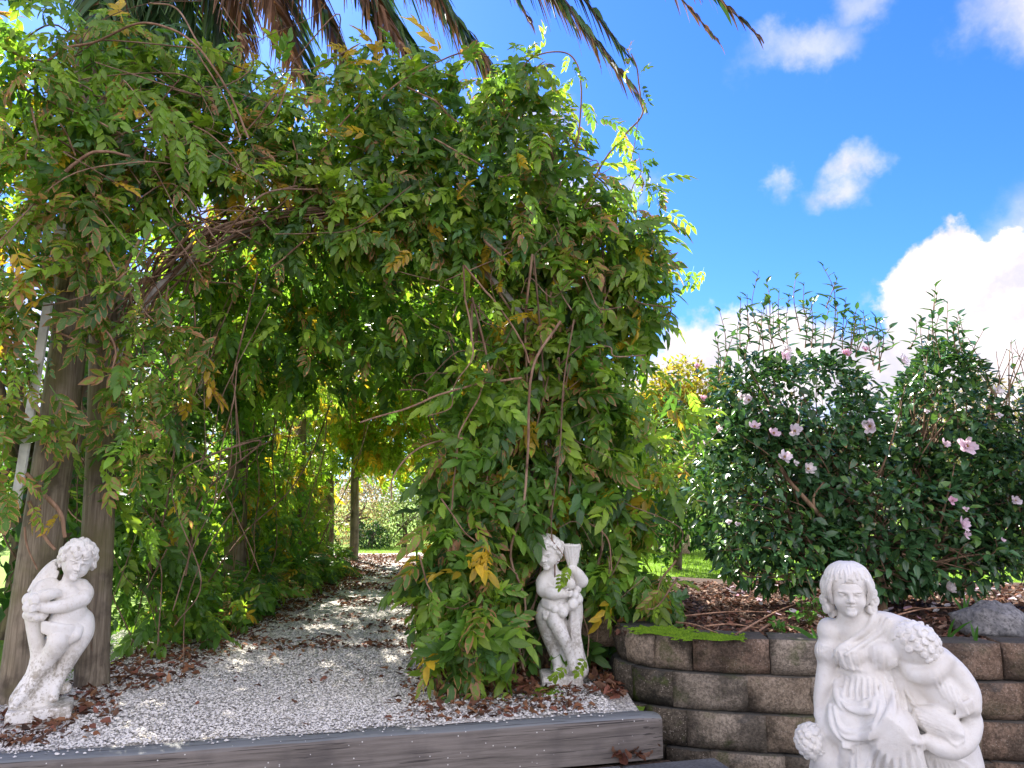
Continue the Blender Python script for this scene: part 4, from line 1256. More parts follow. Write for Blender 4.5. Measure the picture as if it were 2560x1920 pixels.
# pale battens beside the posts
for (x0, y0, x1, y1, yy, w_) in ((38, 1270, 152, 560, 4.0, .046), (1352, 960, 1356, 720, 4.82, .03), (1366, 1180, 1358, 980, 4.82, .025), (497, 1225, 505, 1075, 7.36, .045)):
    a = Acc(); P0 = W(x0, y0, yy); P1 = W(x1, y1, yy + .08)
    strip(a, [P0 + (P1 - P0) * f for f in np.linspace(0, 1, 5)], w_, .018, np.array([1., 0, 0])); a.build('batten', M_WHITEMETAL, perg, smooth=False)
a = Acc(); c = W(155, 582, pA[1] - .05); tube(a, [c, c + np.array([0, -.03, 0]), c + np.array([0, -.032, 0])], [.033, .033, .022], 16); a.build('bolt_washer', M_PIPE, perg)
# wire netting over the arches
a = Acc()
for k in range(26):
    th = math.pi * (k + .5) / 26
    tube(a, [tun(t_, -HW * math.cos(th) * 1.01, 1.75 + 1.13 * math.sin(th) + .01 * math.sin(t_ * 3 + k)) for t_ in np.linspace(-.1, 9.1, 20)], .0022, 3, cap=False)
for t_ in np.linspace(0, 9, 60): tube(a, arch_pts(t_, 24, HW * 1.01, 1.75, 2.885), .002, 3, cap=False)
a.build('wire_netting', M_WIRE, perg, kind='stuff')

# ------------------------------------------------------------------ leaves
def tmpl(V, F3, F4, L): return dict(V=np.array(V, float), F3=np.array(F3, int).reshape(-1, 3), F4=np.array(F4, int).reshape(-1, 4), L=np.array(L, float))
def leaflet(wid=.42, fold=.07, droop=.12, hi=True):
    w_ = wid / 2
    if hi:
        V = [(0, 0, 0), (0, .30, -.01), (0, .68, -.03 - droop * .4), (0, 1, -droop), (-w_ * .95, .28, fold), (-w_ * .85, .64, fold * .6 - droop * .35), (w_ * .95, .28, fold), (w_ * .85, .64, fold * .6 - droop * .35)]
        F3 = [(0, 1, 4), (0, 6, 1), (2, 3, 5), (2, 7, 3)]; F4 = [(1, 2, 5, 4), (1, 6, 7, 2)]
        L = [(.3, 0, 0, 1), (0, .3, 0, 1), (0, .68, 0, 1), (.9, 1, 0, 1), (1, .28, 0, 1), (1, .64, 0, 1), (1, .28, 0, 1), (1, .64, 0, 1)]
    else:
        V = [(0, 0, 0), (-w_, .42, fold), (0, 1, -droop), (w_, .42, fold), (0, .45, -.02)]
        F3 = [(0, 4, 1), (1, 4, 2), (0, 3, 4), (4, 3, 2)]; F4 = []
        L = [(.3, 0, 0, 1), (1, .42, 0, 1), (.9, 1, 0, 1), (1, .42, 0, 1), (0, .45, 0, 1)]
    return tmpl(V, F3, F4, L)
def pinnate(npairs=5, seed=0, hi=True, llen=.34):
    """compound leaf about 1 unit long: drooping rachis, opposite leaflets, a terminal one"""
    r2 = np.random.default_rng(seed)
    acc_V, F3, F4, L = [], [], [], []; n = 0
    bend = .25 + .25 * r2.random(); side = r2.normal() * .08
    def rach(f): return np.array([side * f * f, f * .72, -bend * f * f])
    def put(tm, M, p, s):
        nonlocal n
        V = tm['V'] @ M.T * s + p; l = tm['L'].copy(); l[:, 2] = r2.random()
        acc_V.append(V); L.append(l)
        if len(tm['F3']): F3.append(tm['F3'] + n)
        if len(tm['F4']): F4.append(tm['F4'] + n)
        n += len(V)
    for i in range(npairs):
        f = .30 + .62 * i / (npairs - 1)
        for sd in (-1, 1):
            if r2.random() < .04: continue
            ang = sd * (1.05 - .35 * f + r2.normal() * .14)
            tilt = -.35 + r2.normal() * .25
            y = np.array([math.sin(ang), math.cos(ang), tilt - .5 * f * bend]); 
            M = frames(y[None], np.array([[sd * -.2 * r2.random(), r2.normal() * .15, 1.]]))[0]
            put(leaflet(.40 + .1 * r2.random(), .06 + .05 * r2.random(), .10 + .15 * r2.random(), hi), M, rach(f), llen * (.78 + .3 * r2.random()) * (1.0 - .25 * abs(f - .6)))
    y = np.array([side, .8, -.5 - bend]); put(leaflet(.42, .06, .15, hi), frames(y[None], np.array([[0, 0.2, 1.]]))[0], rach(1.0), llen * 1.05)
    # rachis
    fs = np.linspace(0, 1, 5); V = []; l = []
    for f in fs: 
        for dx in (-.008, .008): V.append(rach(f) + np.array([dx, 0, .004])); l.append((.5, .3, .5, 1))
    acc_V.append(np.array(V)); L.append(np.array(l)); F4.append(np.array([[2 * i, 2 * i + 1, 2 * i + 3, 2 * i + 2] for i in range(4)]) + n)
    return tmpl(np.concatenate(acc_V), np.concatenate(F3), np.concatenate(F4), np.concatenate(L))
PIN_HI = [pinnate(5 if i % 2 else 4, 20 + i, True, .36) for i in range(8)]
PIN_LO = [pinnate(4, 60 + i, False, .42) for i in range(5)]

GREENS = np.array([(.085, .185, .035), (.125, .255, .038), (.175, .32, .042), (.24, .38, .045), (.09, .195, .07)])
def tints(n, yellow=.04, light=.15, brown=.3, dark=.3, seed=None):
    i = rng.choice(5, n, p=[dark, .30 * (1 - dark) / .8, .25 * (1 - dark) / .8, .15 * (1 - dark) / .8, .10 * (1 - dark) / .8])
    T = np.zeros((n, 4)); T[:, :3] = GREENS[i] * (.8 + .4 * rng.random((n, 1)))
    u_ = rng.random(n)
    m = u_ < light; T[m, :3] = np.array((.28, .42, .045)) * (.7 + .5 * rng.random((m.sum(), 1)))
    m = u_ > 1 - yellow; T[m, :3] = np.array((.60, .42, .035)) * (.7 + .5 * rng.random((m.sum(), 1)))
    T[:, 3] = np.where(rng.random(n) < brown, .62 + .42 * rng.random(n), .25 * rng.random(n))
    return T

def to_px(P):
    d = np.asarray(P) - np.array([0, 0, CAMZ])
    f = d[:, 1] * math.cos(PITCH) + d[:, 2] * math.sin(PITCH); v = -d[:, 1] * math.sin(PITCH) + d[:, 2] * math.cos(PITCH)
    f = np.maximum(f, .01)
    return np.stack([1280 + FPX * d[:, 0] / f, 960 - FPX * v / f, f], 1)

class Leaves:
    def __init__(s): s.P = []; s.R = []; s.S = []; s.T = []
    def add(s, P, Yd, Zd, S, T):
        s.P.append(P); s.R.append(frames(Yd, Zd)); s.S.append(S); s.T.append(T)
    def done(s): return [np.concatenate(x) for x in (s.P, s.R, s.S, s.T)]

def foliage_to(parent, base, lv, hi, lo, mat, far, nparts=300, part='leaf', cell=46, split=True):
    """nearest leaves become parts that share their meshes; the mass behind them is joined"""
    P, R, S, T = lv
    pix = to_px(P)
    ok = np.ones(len(P), bool)
    keep_ = np.zeros(len(P), bool)
    for (kx, ky) in ((1425, 1405), (1405, 1425), (1420, 1660), (1470, 1640)): keep_ |= (np.abs(pix[:, 0] - kx) < 3) & (np.abs(pix[:, 1] - ky) < 3)
    for (x0, y0, x1, y1, Y) in ((1238, 1285, 1515, 1770, 4.70), (1300, 1215, 1500, 1300, 4.62), (-60, 1275, 300, 1840, 4.10), (1440, 1515, 1640, 1635, 5.1)):   # nothing grows through the two cherubs
        ok &= ~((pix[:, 0] > x0) & (pix[:, 0] < x1) & (pix[:, 1] > y0) & (pix[:, 1] < y1) & (P[:, 1] < Y) & ~keep_)
    for (xa, ya, xb, yb, hw_) in ((45, 1750, 195, 700, 75), (232, 1700, 262, 900, 50)):     # the two posts stay half in view
        fx = xa + (xb - xa) * (pix[:, 1] - ya) / (yb - ya)
        ok &= ~((np.abs(pix[:, 0] - fx) < hw_) & (pix[:, 1] > yb) & (pix[:, 1] < ya + 60) & (P[:, 1] < 4.6) & (rng.random(len(P)) < .62))
    fx = 38 + (152 - 38) * (1270 - pix[:, 1]) / 710
    ok &= ~((np.abs(pix[:, 0] - fx) < 42) & (pix[:, 1] > 560) & (pix[:, 1] < 1290) & (P[:, 1] < 4.3) & (rng.random(len(P)) < .6))
    ok &= ~((np.abs(pix[:, 0] - 545) < 48) & (pix[:, 1] > 1000) & (pix[:, 1] < 1480) & (P[:, 1] > 4.7) & (P[:, 1] < 7.45) & (rng.random(len(P)) < .85))
    P, R, S, T, pix = P[ok], R[ok], S[ok], T[ok], pix[ok]
    chosen = np.zeros(len(P), bool)
    if nparts:
        vis = (pix[:, 0] > -10) & (pix[:, 0] < 2570) & (pix[:, 1] > -10) & (pix[:, 1] < 1930)
        key = (pix[:, 0] // cell).astype(int) * 1000 + (pix[:, 1] // cell).astype(int)
        order = np.argsort(pix[:, 2]); seen = {}
        pick = []
        for i in order:
            if vis[i] and key[i] not in seen: seen[key[i]] = 1; pick.append(i)
        pick = sorted(pick, key=lambda i: -S[i] / pix[i, 2])[:nparts]
        chosen[pick] = True
        # a small family of shared leaf meshes: tint classes x shapes
        tc_ = T[pick]; K = 18
        cen = tc_[rng.choice(len(tc_), min(K, len(tc_)), replace=False)]
        lab = ((tc_[:, None] - cen[None]) ** 2 * np.array([30, 30, 30, 1.])).sum(-1).argmin(1)
        cache = {}
        for i, l in zip(pick, lab):
            sh = int(rng.integers(len(hi)))
            k = (int(l), sh % 3)
            if k not in cache:
                a = Acc(); tm = hi[sh]
                a.add(tm['V'], tm['F3'] if len(tm['F3']) else None, tm['F4'] if len(tm['F4']) else None, cen[l], tm['L'])
                cache[k] = a.mesh(part, mat)
            o = link(part, cache[k], parent)
            M = Matrix(np.vstack([np.column_stack([R[i] * S[i], P[i] - base]), [0, 0, 0, 1]]).tolist())
            o.matrix_local = M
    rest = ~chosen
    a = Acc()
    near = pix[:, 2] < far
    for grp, tl in ((rest & near, hi), (rest & ~near, lo)):
        idx = np.nonzero(grp)[0]
        if not len(idx): continue
        sh = rng.integers(len(tl), size=len(idx))
        for q in range(len(tl)):
            j = idx[sh == q]
            a.inst(tl[q], P[j] - base, R[j], S[j], T[j])
    if a.n: a.build('foliage', mat, parent, kind='stuff')

def hang(n, out, droop=.45, up=.7, spread=.75):
    """leaf directions: outwards and down; faces turned up and outwards"""
    Yd = out * .55 + np.array([0, 0, -droop]) + rng.normal(size=(n, 3)) * spread
    Zd = out * .55 + np.array([0, 0, up]) + rng.normal(size=(n, 3)) * .35
    return Yd, Zd

def clump(lv, c, r, n, kind, size=.25, droop=.42, shell=.35, face=0.0):
    """leaves through an ellipsoid, more of them near its skin"""
    v = rand_in_ball(n); m = np.linalg.norm(v, axis=1, keepdims=True)
    v = v / (m + 1e-6) * (m ** shell)
    P = np.asarray(c) + v * np.asarray(r)
    P[:, 2] = np.maximum(P[:, 2], .05)
    toward = np.tile(np.array([0, -1.0, .1]), (n, 1))
    Yd, Zd = hang(n, unit(v * .7 + toward * .55), droop)
    lv.add(P, Yd, Zd, size * (.5 + .8 * rng.random(n)), tints(n, **kind))

K_MID = dict(yellow=.04, light=.22, brown=.25, dark=.22)
K_TOP = dict(yellow=.04, light=.45, brown=.35, dark=.10)
K_DARK = dict(yellow=.015, light=.06, brown=.1, dark=.45)
K_BROWN = dict(yellow=.06, light=.12, brown=.92, dark=.2)
K_LIME = dict(yellow=.16, light=.75, brown=.1, dark=.05)  # sunlit glow of the far tunnel, put into the leaf tint
K_YEL = dict(yellow=.12, light=.4, brown=.25, dark=.08)

def stems_along(acc, n, fn, r=(.003, .009), sides=5):
    for _ in range(n): tube(acc, fn(), rng.uniform(*r), sides, (1 + rng.normal() * .15,) * 3 + (0,), cap=False)

def tendril(parent, base, pts, depth, r0, r1, name='stem', off=(0, 0), sc=2.458):
    """a bare shoot through points read in an enlarged view; depth: one distance or one per point"""
    D = np.broadcast_to(np.asarray(depth, float), (len(pts),))
    P = np.array([W(off[0] + p[0] / sc, off[1] + p[1] / sc, d) for p, d in zip(pts, D)])
    C = catmull(P, 7); C = C + np.array([.006 * mnoise.noise_vector(Vector(p * 9)) for p in C])
    a = Acc(); tube(a, C - base, np.linspace(r0, r1, len(C)), 6, (1.1, 1.05, 1.0, 0))
    a.build(name, M_STEM, parent)
    return C
def leaves_on(lv, C, n, size, kind, spread=.05):
    i = rng.integers(len(C), size=n); P = C[i] + rng.normal(size=(n, 3)) * spread * .3
    out = unit(rng.normal(size=(n, 3)) * np.array([1, .7, .4]) + np.array([0, -.4, 0]))
    Yd, Zd = hang(n, out, .6)
    lv.add(P, Yd, Zd, size * (.7 + .5 * rng.random(n)), tints(n, **kind))

# ---- vine over the right posts
vr_base = np.array([.17, 4.95, 0.])
vine_r = thing('wisteria_vine', 'dense green leafy vine mound over the right front post, behind the horn cherub', 'vine', tuple(vr_base), 0, 'climbing vines on the pergola')
lv = Leaves()
RC = [(1475, 625, 5.0, .40, .33, .40, 260, K_MID), (1575, 700, 5.1, .22, .30, .3, 110, K_MID), (1570, 590, 5.1, .18, .2, .25, 45, K_TOP), (1400, 640, 4.95, .35, .35, .3, 170, K_MID),
      (1300, 560, 4.9, .35, .3, .3, 150, K_MID), (1250, 400, 4.9, .42, .30, .4, 190, K_DARK), (1150, 260, 4.9, .38, .26, .4, 150, K_TOP), (1300, 250, 4.95, .28, .30, .35, 90, K_TOP),
      (1370, 370, 5.0, .26, .28, .3, 70, K_TOP), (1450, 490, 5.05, .28, .18, .3, 60, K_TOP),
      (1480, 800, 5.0, .38, .34, .35, 190, K_MID), (1380, 900, 4.9, .32, .3, .28, 150, K_YEL), (1320, 780, 4.85, .22, .25, .25, 70, K_YEL), (1240, 1000, 4.8, .34, .3, .3, 150, K_YEL), (1500, 950, 5.0, .25, .3, .3, 90, K_MID),
      (1430, 1080, 4.95, .42, .34, .35, 230, K_MID), (1220, 1180, 4.75, .36, .32, .3, 190, K_MID), (1340, 1200, 4.85, .34, .30, .3, 160, K_MID), (1550, 1180, 5.05, .30, .28, .3, 120, K_YEL),
      (1480, 1300, 4.95, .36, .28, .3, 170, K_MID), (1560, 1450, 5.0, .30, .18, .25, 110, K_MID),
      (1180, 1350, 4.65, .30, .26, .28, 170, K_MID), (1125, 1450, 4.6, .20, .22, .25, 110, K_MID), (1200, 1480, 4.5, .28, .26, .25, 170, K_MID), (1280, 1380, 4.6, .22, .24, .2, 110, K_MID),
      (1180, 1580, 4.4, .20, .18, .2, 110, K_MID), (1290, 1560, 4.45, .20, .20, .2, 100, K_MID), (1240, 1660, 4.3, .16, .10, .15, 50, K_MID), (1420, 1500, 4.85, .3, .25, .25, 120, K_DARK)]
for (px, py, Y, rx, rz, ry, n, kd) in RC: clump(lv, W(px, py, Y), (rx, ry, rz), int(n * .82), kd, .27)
LONG = [([(880, 155), (890, 330), (935, 600), (930, 740), (820, 900), (800, 1030), (660, 1080)], [4.4, 4.4, 4.4, 4.4, 4.4, 4.35, 4.3], .0065, .003, (800, 600)),
        ([(885, 155), (1000, 290), (1150, 480), (1250, 650), (1285, 760)], 4.4, .006, .0055, (800, 600)),
        ([(1240, 850), (1000, 880), (800, 930), (500, 1045), (245, 1120)], [4.45, 4.4, 4.3, 4.2, 4.1], .008, .005, (800, 600)),
        ([(880, 1220), (720, 1240), (590, 1290), (450, 1450), (440, 1590)], [4.4, 4.35, 4.3, 4.3, 4.3], .007, .004, (800, 600)),
        ([(1060, 770), (1010, 860), (970, 990), (860, 1180), (835, 1400), (805, 1660)], 4.4, .006, .005, (800, 600)),
        ([(1420, 320), (1425, 480), (1430, 690)], 4.75, .008, .007, (800, 600)), ([(1390, 300), (1410, 480), (1460, 660)], 4.74, .007, .006, (800, 600)),
        ([(1440, 330), (1480, 520), (1470, 680)], 4.76, .008, .008, (800, 600)), ([(1700, 400), (1560, 520), (1450, 640)], 4.8, .012, .009, (800, 600)),
        ([(1550, 1200), (1545, 1400), (1530, 1560)], 4.6, .008, .006, (800, 600)),
        ([(350, 650), (480, 510), (850, 330), (1040, 345)], [4.5, 4.5, 4.5, 4.6], .007, .004, (800, 0)), ([(480, 510), (700, 620), (850, 760)], 4.5, .006, .005, (800, 0)),
        ([(1220, 480), (1290, 360), (1480, 318), (1580, 400), (1608, 550), (1600, 700), (1570, 900), (1440, 1080)], 4.8, .005, .0065, (800, 0)),
        ([(1910, 330), (1950, 430), (1970, 620), (1970, 720), (1770, 950), (1600, 1270), (1480, 1520)], [4.8, 4.8, 4.85, 4.9, 4.95, 5.0, 5.0], .004, .009, (800, 0)),
        ([(1400, 860), (1480, 1150), (1490, 1400), (1470, 1660)], 4.85, .009, .008, (800, 0)), ([(1370, 740), (1520, 820), (1640, 1030), (1760, 1150), (1900, 1380)], 4.95, .005, .006, (800, 0)),
        ([(1190, 450), (1280, 640), (1300, 860)], 4.85, .007, .006, (800, 0)), ([(700, 850), (900, 960), (1100, 1080), (1200, 1040), (1210, 920)], 4.45, .005, .004, (800, 0)),
        ([(1010, 1480), (1110, 1570), (1215, 1680)], 4.5, .008, .006, (800, 0)), ([(1880, 1300), (1920, 1150), (1970, 1060), (1960, 940)], 5.05, .005, .002, (800, 0)), ([(1940, 1135), (2050, 1130), (2130, 1190)], 5.05, .003, .002, (800, 0)),
        ([(610, 350), (670, 560), (800, 680), (940, 630)], 4.25, .005, .003, (800, 1245)), ([(740, 0), (900, 220), (1100, 370), (1220, 480)], 4.4, .005, .003, (800, 1245)),
        ([(2200, 490), (2080, 660), (2010, 680)], 4.6, .006, .004, (800, 1245)), ([(2190, 380), (2100, 500), (2070, 600)], 4.65, .006, .004, (800, 1245)), ([(1530, 30), (1600, 120), (1760, 240), (1790, 450)], 4.6, .006, .004, (800, 1245)),
        ([(640, 985), (700, 900), (780, 830)], 4.15, .004, .003, (800, 1245)), ([(930, 980), (990, 890), (1010, 840)], 4.2, .006, .004, (800, 1245))]
for (pts, dep, r0, r1, off) in LONG:
    C = tendril(vine_r, vr_base, pts, dep, r0, r1, 'stem', off)
    if off == (800, 0): leaves_on(lv, C, 9, .15, K_TOP)
    elif r0 < .007: leaves_on(lv, C, 3, .2, K_MID)
for k in range(60):
    th = rng.uniform(-.3, 2.2); px, py = 1405 + 235 * math.cos(th) * rng.uniform(.9, 1.15), 640 - 420 * math.sin(th) * rng.uniform(.75, 1.0)
    if rng.random() < .35: px, py = rng.uniform(1560, 1740), rng.uniform(900, 1280)
    p = W(px, py, 5.05); lv.add(p[None], np.array([[rng.normal() * .4 + .35, -.3, rng.normal() * .5]]), np.array([[rng.normal() * .3, -.7, .7]]), np.array([rng.uniform(.16, .28)]), tints(1, **K_TOP))
# leaf sprays at the cherub's chest and feet, and the feather of leaves out to the right
for (px, py, Y, s_) in ((1425, 1405, 4.38, .15), (1405, 1425, 4.37, .12), (1420, 1660, 4.3, .14), (1470, 1640, 4.3, .14), (1700, 670, 5.05, .22), (1735, 665, 5.05, .2), (1760, 668, 5.05, .16), (1560, 320, 4.9, .14), (1420, 200, 4.85, .14), (1440, 190, 4.85, .12), (1560, 345, 4.9, .12)):
    lv.add(W(px, py, Y)[None], np.array([[-.5 + rng.normal() * .3, -.2, -.7]]), np.array([[.2, -.9, .5]]), np.array([s_]), tints(1, yellow=0, light=1, brown=0, dark=.2))
a = Acc()
def rnd_r():
    p0 = np.array([.17 + rng.normal() * .12, 4.9 + rng.normal() * .12, .02]); q = [p0]
    d = np.array([rng.normal() * .06, rng.normal() * .05 - .01, .36])
    for k in range(int(rng.integers(5, 8))): q.append(q[-1] + d + rng.normal(size=3) * np.array([.07, .06, .05]))
    q = np.array(q); q[:, 0] = np.clip(q[:, 0], -.25, .6)
    return catmull(q, 5) - vr_base
stems_along(a, 22, rnd_r, (.004, .010))
def rnd_r2():
    p = W(rng.uniform(1080, 1540), rng.uniform(420, 1550), rng.uniform(4.6, 5.0)); d = rng.normal(size=3) * np.array([.10, .04, .12])
    return catmull([p, p + d + rng.normal(size=3) * .05, p + 2 * d + rng.normal(size=3) * .08, p + 3 * d + rng.normal(size=3) * .12], 5) - vr_base
stems_along(a, 110, rnd_r2, (.002, .005))
a.build('stems', M_STEM, vine_r, kind='stuff')
foliage_to(vine_r, vr_base, lv.done(), PIN_HI, PIN_LO, M_VINE, 5.6)

# ---- vine over the left posts and the front arch
vl_base = np.array([pB[0] + .1, pB[1] + .1, 0.])
vine_l = thing('wisteria_vine', 'straggling vine with brown-edged leaves and bare looping stems over the two left posts', 'vine', tuple(vl_base), 0, 'climbing vines on the pergola')
lv = Leaves()
LC = [(300, 470, 4.35, .35, .16, .2, 70, K_MID), (430, 420, 4.45, .35, .16, .2, 80, K_TOP), (560, 400, 4.55, .35, .16, .2, 80, K_MID), (600, 180, 4.8, .4, .16, .3, 70, K_TOP), (450, 210, 4.6, .3, .16, .3, 60, K_TOP), (60, 60, 4.1, .35, .3, .3, 110, K_TOP), (60, 250, 4.1, .40, .28, .3, 130, K_TOP), (180, 330, 4.2, .35, .25, .3, 100, K_MID), (330, 150, 4.5, .25, .22, .3, 60, K_TOP), (300, 80, 4.5, .15, .15, .2, 25, K_YEL),
      (400, 330, 4.6, .40, .22, .35, 90, K_MID), (540, 260, 4.8, .38, .22, .35, 110, K_DARK), (650, 330, 4.8, .35, .22, .3, 80, K_MID), (820, 290, 4.85, .40, .24, .35, 110, K_TOP), (960, 210, 4.9, .35, .24, .35, 110, K_YEL),
      (700, 480, 4.7, .45, .20, .25, 110, K_BROWN), (880, 420, 4.75, .40, .24, .3, 150, K_MID), (1000, 330, 4.85, .35, .25, .35, 130, K_DARK), (1040, 480, 4.75, .35, .25, .3, 140, K_MID), (860, 560, 4.7, .40, .18, .25, 130, K_MID),
      (1000, 600, 4.7, .35, .18, .25, 120, K_MID), (1120, 560, 4.75, .3, .2, .25, 100, K_MID), (640, 600, 4.7, .35, .16, .2, 50, K_DARK), (520, 480, 4.5, .30, .2, .25, 35, K_BROWN),
      (80, 480, 4.0, .35, .28, .25, 110, K_BROWN), (60, 640, 3.95, .30, .25, .22, 110, K_BROWN), (170, 560, 4.05, .25, .2, .2, 55, K_BROWN), (260, 520, 4.2, .25, .2, .25, 30, K_MID), (100, 780, 3.95, .28, .24, .18, 65, K_BROWN),
      (300, 740, 4.1, .28, .16, .2, 55, K_BROWN), (230, 880, 4.1, .25, .22, .2, 40, K_BROWN), (390, 900, 4.3, .30, .24, .22, 80, K_BROWN), (120, 1000, 3.95, .25, .22, .15, 45, K_BROWN), (250, 1090, 4.05, .24, .24, .2, 60, K_BROWN),
      (30, 900, 3.95, .18, .3, .2, 70, K_BROWN), (20, 1130, 3.9, .2, .28, .2, 70, K_BROWN), (30, 1300, 3.85, .16, .2, .15, 30, K_BROWN), (200, 1230, 4.0, .22, .18, .2, 22, K_BROWN), (330, 1060, 4.3, .2, .25, .2, 40, K_MID), (380, 1230, 4.6, .25, .25, .25, 50, K_MID)]
for (px, py, Y, rx, rz, ry, n, kd) in LC: clump(lv, W(px, py, Y), (rx, ry, rz), int(n * (1.1 if kd is not K_BROWN else .75 if py < 700 else .55)), kd, .23)
LONG2 = [([(0, 290), (250, 380), (400, 300), (600, 250), (800, 160), (930, 145), (1100, 200), (1250, 330), (1400, 560), (1530, 850)], 4.0, .008, .006),
         ([(140, 1340), (250, 1230), (400, 1060), (540, 950), (660, 935), (800, 960)], 3.95, .013, .007), ([(550, 1650), (560, 1400), (700, 1250), (860, 1110), (1010, 1050), (1300, 960), (1440, 940)], 4.3, .008, .004),
         ([(1010, 1060), (930, 1040), (920, 950), (960, 880), (1030, 840)], 4.3, .005, .004), ([(530, 1460), (700, 1370), (900, 1250), (1200, 1090), (1400, 1000), (1650, 920)], 4.45, .012, .008),
         ([(560, 1470), (760, 1330), (980, 1240), (1250, 1150), (1500, 1000), (1700, 960)], 4.42, .009, .006), ([(640, 1540), (800, 1400), (1010, 1220), (1110, 1130)], 4.4, .008, .005), ([(700, 1480), (850, 1380), (1000, 1220), (1260, 1070)], 4.44, .007, .005),
         ([(1010, 1220), (1040, 1310), (1100, 1380), (1220, 1370)], 4.35, .005, .003), ([(1420, 1200), (1480, 1340), (1530, 1370), (1700, 1340), (2000, 1310)], 4.5, .006, .004), ([(1800, 860), (1830, 1000), (1800, 1160), (1700, 1280), (1530, 1370)], 4.5, .005, .005),
         ([(1550, 880), (1560, 1000), (1480, 1200)], 4.5, .005, .004), ([(1480, 850), (1380, 600), (1200, 300)], 4.3, .006, .005), ([(2212, 640), (2100, 760), (2000, 900), (1900, 1030), (1860, 1200)], 4.55, .006, .005),
         ([(1190, 770), (1300, 830), (1400, 930), (1480, 1040)], 4.3, .005, .004), ([(100, 520), (300, 620), (500, 700), (760, 830)], 4.0, .007, .005), ([(190, 660), (240, 860), (210, 880)], 3.9, .006, .005), ([(180, 900), (160, 980), (200, 1060)], 3.9, .005, .004),
         ([(780, 880), (790, 1010), (860, 1130)], 4.2, .005, .004), ([(290, 680), (400, 800), (460, 960)], 3.95, .006, .005), ([(900, 900), (870, 1080), (840, 1240), (820, 1480)], 4.25, .006, .005), ([(640, 960), (620, 1180), (600, 1280)], 4.1, .005, .004),
         ([(1660, 1650), (1800, 1540), (1900, 1450)], 4.55, .005, .007), ([(1350, 1380), (1340, 1500), (1300, 1600), (1180, 1650)], 4.5, .004, .006)]
for (pts, dep, r0, r1) in LONG2:
    C = tendril(vine_l, vl_base, pts, dep, r0, r1, 'stem', (0, 0)); leaves_on(lv, C, 2, .2, K_BROWN)
LONG3 = [([(150, 180), (160, 280), (230, 440)], 4.0, .006, .004, (0, 1245)), ([(180, 20), (260, 220), (340, 320)], 4.02, .011, .008, (0, 1245)), ([(300, 0), (380, 110), (400, 240)], 4.0, .012, .009, (0, 1245)), ([(330, 540), (420, 480), (560, 490), (680, 590), (710, 690), (690, 790)], 4.02, .008, .005, (0, 600)),
         ([(330, 560), (430, 600), (500, 640)], 4.0, .007, .005, (0, 600)), ([(0, 795), (120, 830), (180, 900)], 4.02, .006, .004, (0, 600)), ([(210, 990), (240, 1080), (250, 1200)], 4.02, .007, .007, (0, 600)), ([(540, 0), (550, 150), (470, 310)], 4.05, .006, .005, (0, 600)),
         ([(640, 40), (740, 250), (760, 340), (700, 320)], 4.0, .005, .005, (0, 600)), ([(860, 0), (760, 190), (690, 310)], 4.1, .008, .007, (0, 600)), ([(970, 1180), (1080, 1110), (1230, 970)], 4.6, .006, .005, (0, 600)), ([(1100, 880), (1110, 1050), (1080, 1220)], 4.6, .006, .005, (0, 600)),
         ([(1150, 300), (1190, 400), (1190, 540), (1110, 560)], 4.7, .005, .004, (0, 600)), ([(160, 1440), (220, 1500), (340, 1640)], 4.02, .012, .01, (0, 600))]
for (pts, dep, r0, r1, off) in LONG3:
    C = tendril(vine_l, vl_base, pts, dep, r0, r1, 'stem', off); leaves_on(lv, C, 2, .19, K_BROWN)
# leaves hanging in the light, their back-lit glow put into the tint
for (px, py, s_, dx) in ((270, 160, .2, -.6), (295, 190, .18, -.2), (325, 205, .17, -.7), (350, 215, .19, -.5), (385, 235, .2, .3), (410, 250, .22, -.2), (430, 290, .22, -.3), (445, 330, .24, .0), (470, 310, .22, .5), (490, 360, .2, .1), (500, 395, .17, .2), (425, 265, .2, .7), (30, 150, .2, -.2), (60, 90, .2, .1), (20, 40, .22, .3)):
    lv.add(W(px, py, 3.95)[None], np.array([[dx, -.2, -.8]]), np.array([[.1, -.95, .5]]), np.array([s_]), np.array([(.20, .36, .03, 0.)]))
a = Acc()
def rnd_l():
    p = W(rng.uniform(0, 700), rng.uniform(150, 620), rng.uniform(4.0, 4.7)); d = np.array([.30, .03, rng.normal() * .12 + .1]) * rng.choice([-1, 1])
    return catmull([p, p + d * .7 + rng.normal(size=3) * .08, p + 1.5 * d + rng.normal(size=3) * .12, p + 2.2 * d + rng.normal(size=3) * .2], 6) - vl_base
stems_along(a, 85, rnd_l, (.002, .006))
AP = arch_pts(0.0, 60)
def rnd_arch():
    i0 = int(rng.integers(0, 12)); i1 = i0 + int(rng.integers(16, 42)); k = np.arange(i0, min(i1, 60), 5)
    q = AP[k] + rng.normal(size=(len(k), 3)) * np.array([.07, .10, .07]) + np.array([0, 0, .04])
    return catmull(q, 5) - vl_base
stems_along(a, 30, rnd_arch, (.003, .009))
def rnd_up():
    p = np.array([vl_base[0] + rng.normal() * .25, vl_base[1] - .1 + abs(rng.normal()) * .35, rng.uniform(.0, 1.6)]); d = np.array([rng.normal() * .14, rng.normal() * .06, .35])
    return catmull([p, p + d + rng.normal(size=3) * .06, p + 2 * d + rng.normal(size=3) * .1, p + 3 * d + rng.normal(size=3) * .16], 6) - vl_base
stems_along(a, 40, rnd_up, (.002, .006))
a.build('stems', M_STEM, vine_l, kind='stuff')
foliage_to(vine_l, vl_base, lv.done(), PIN_HI, PIN_LO, M_VINE, 5.6)

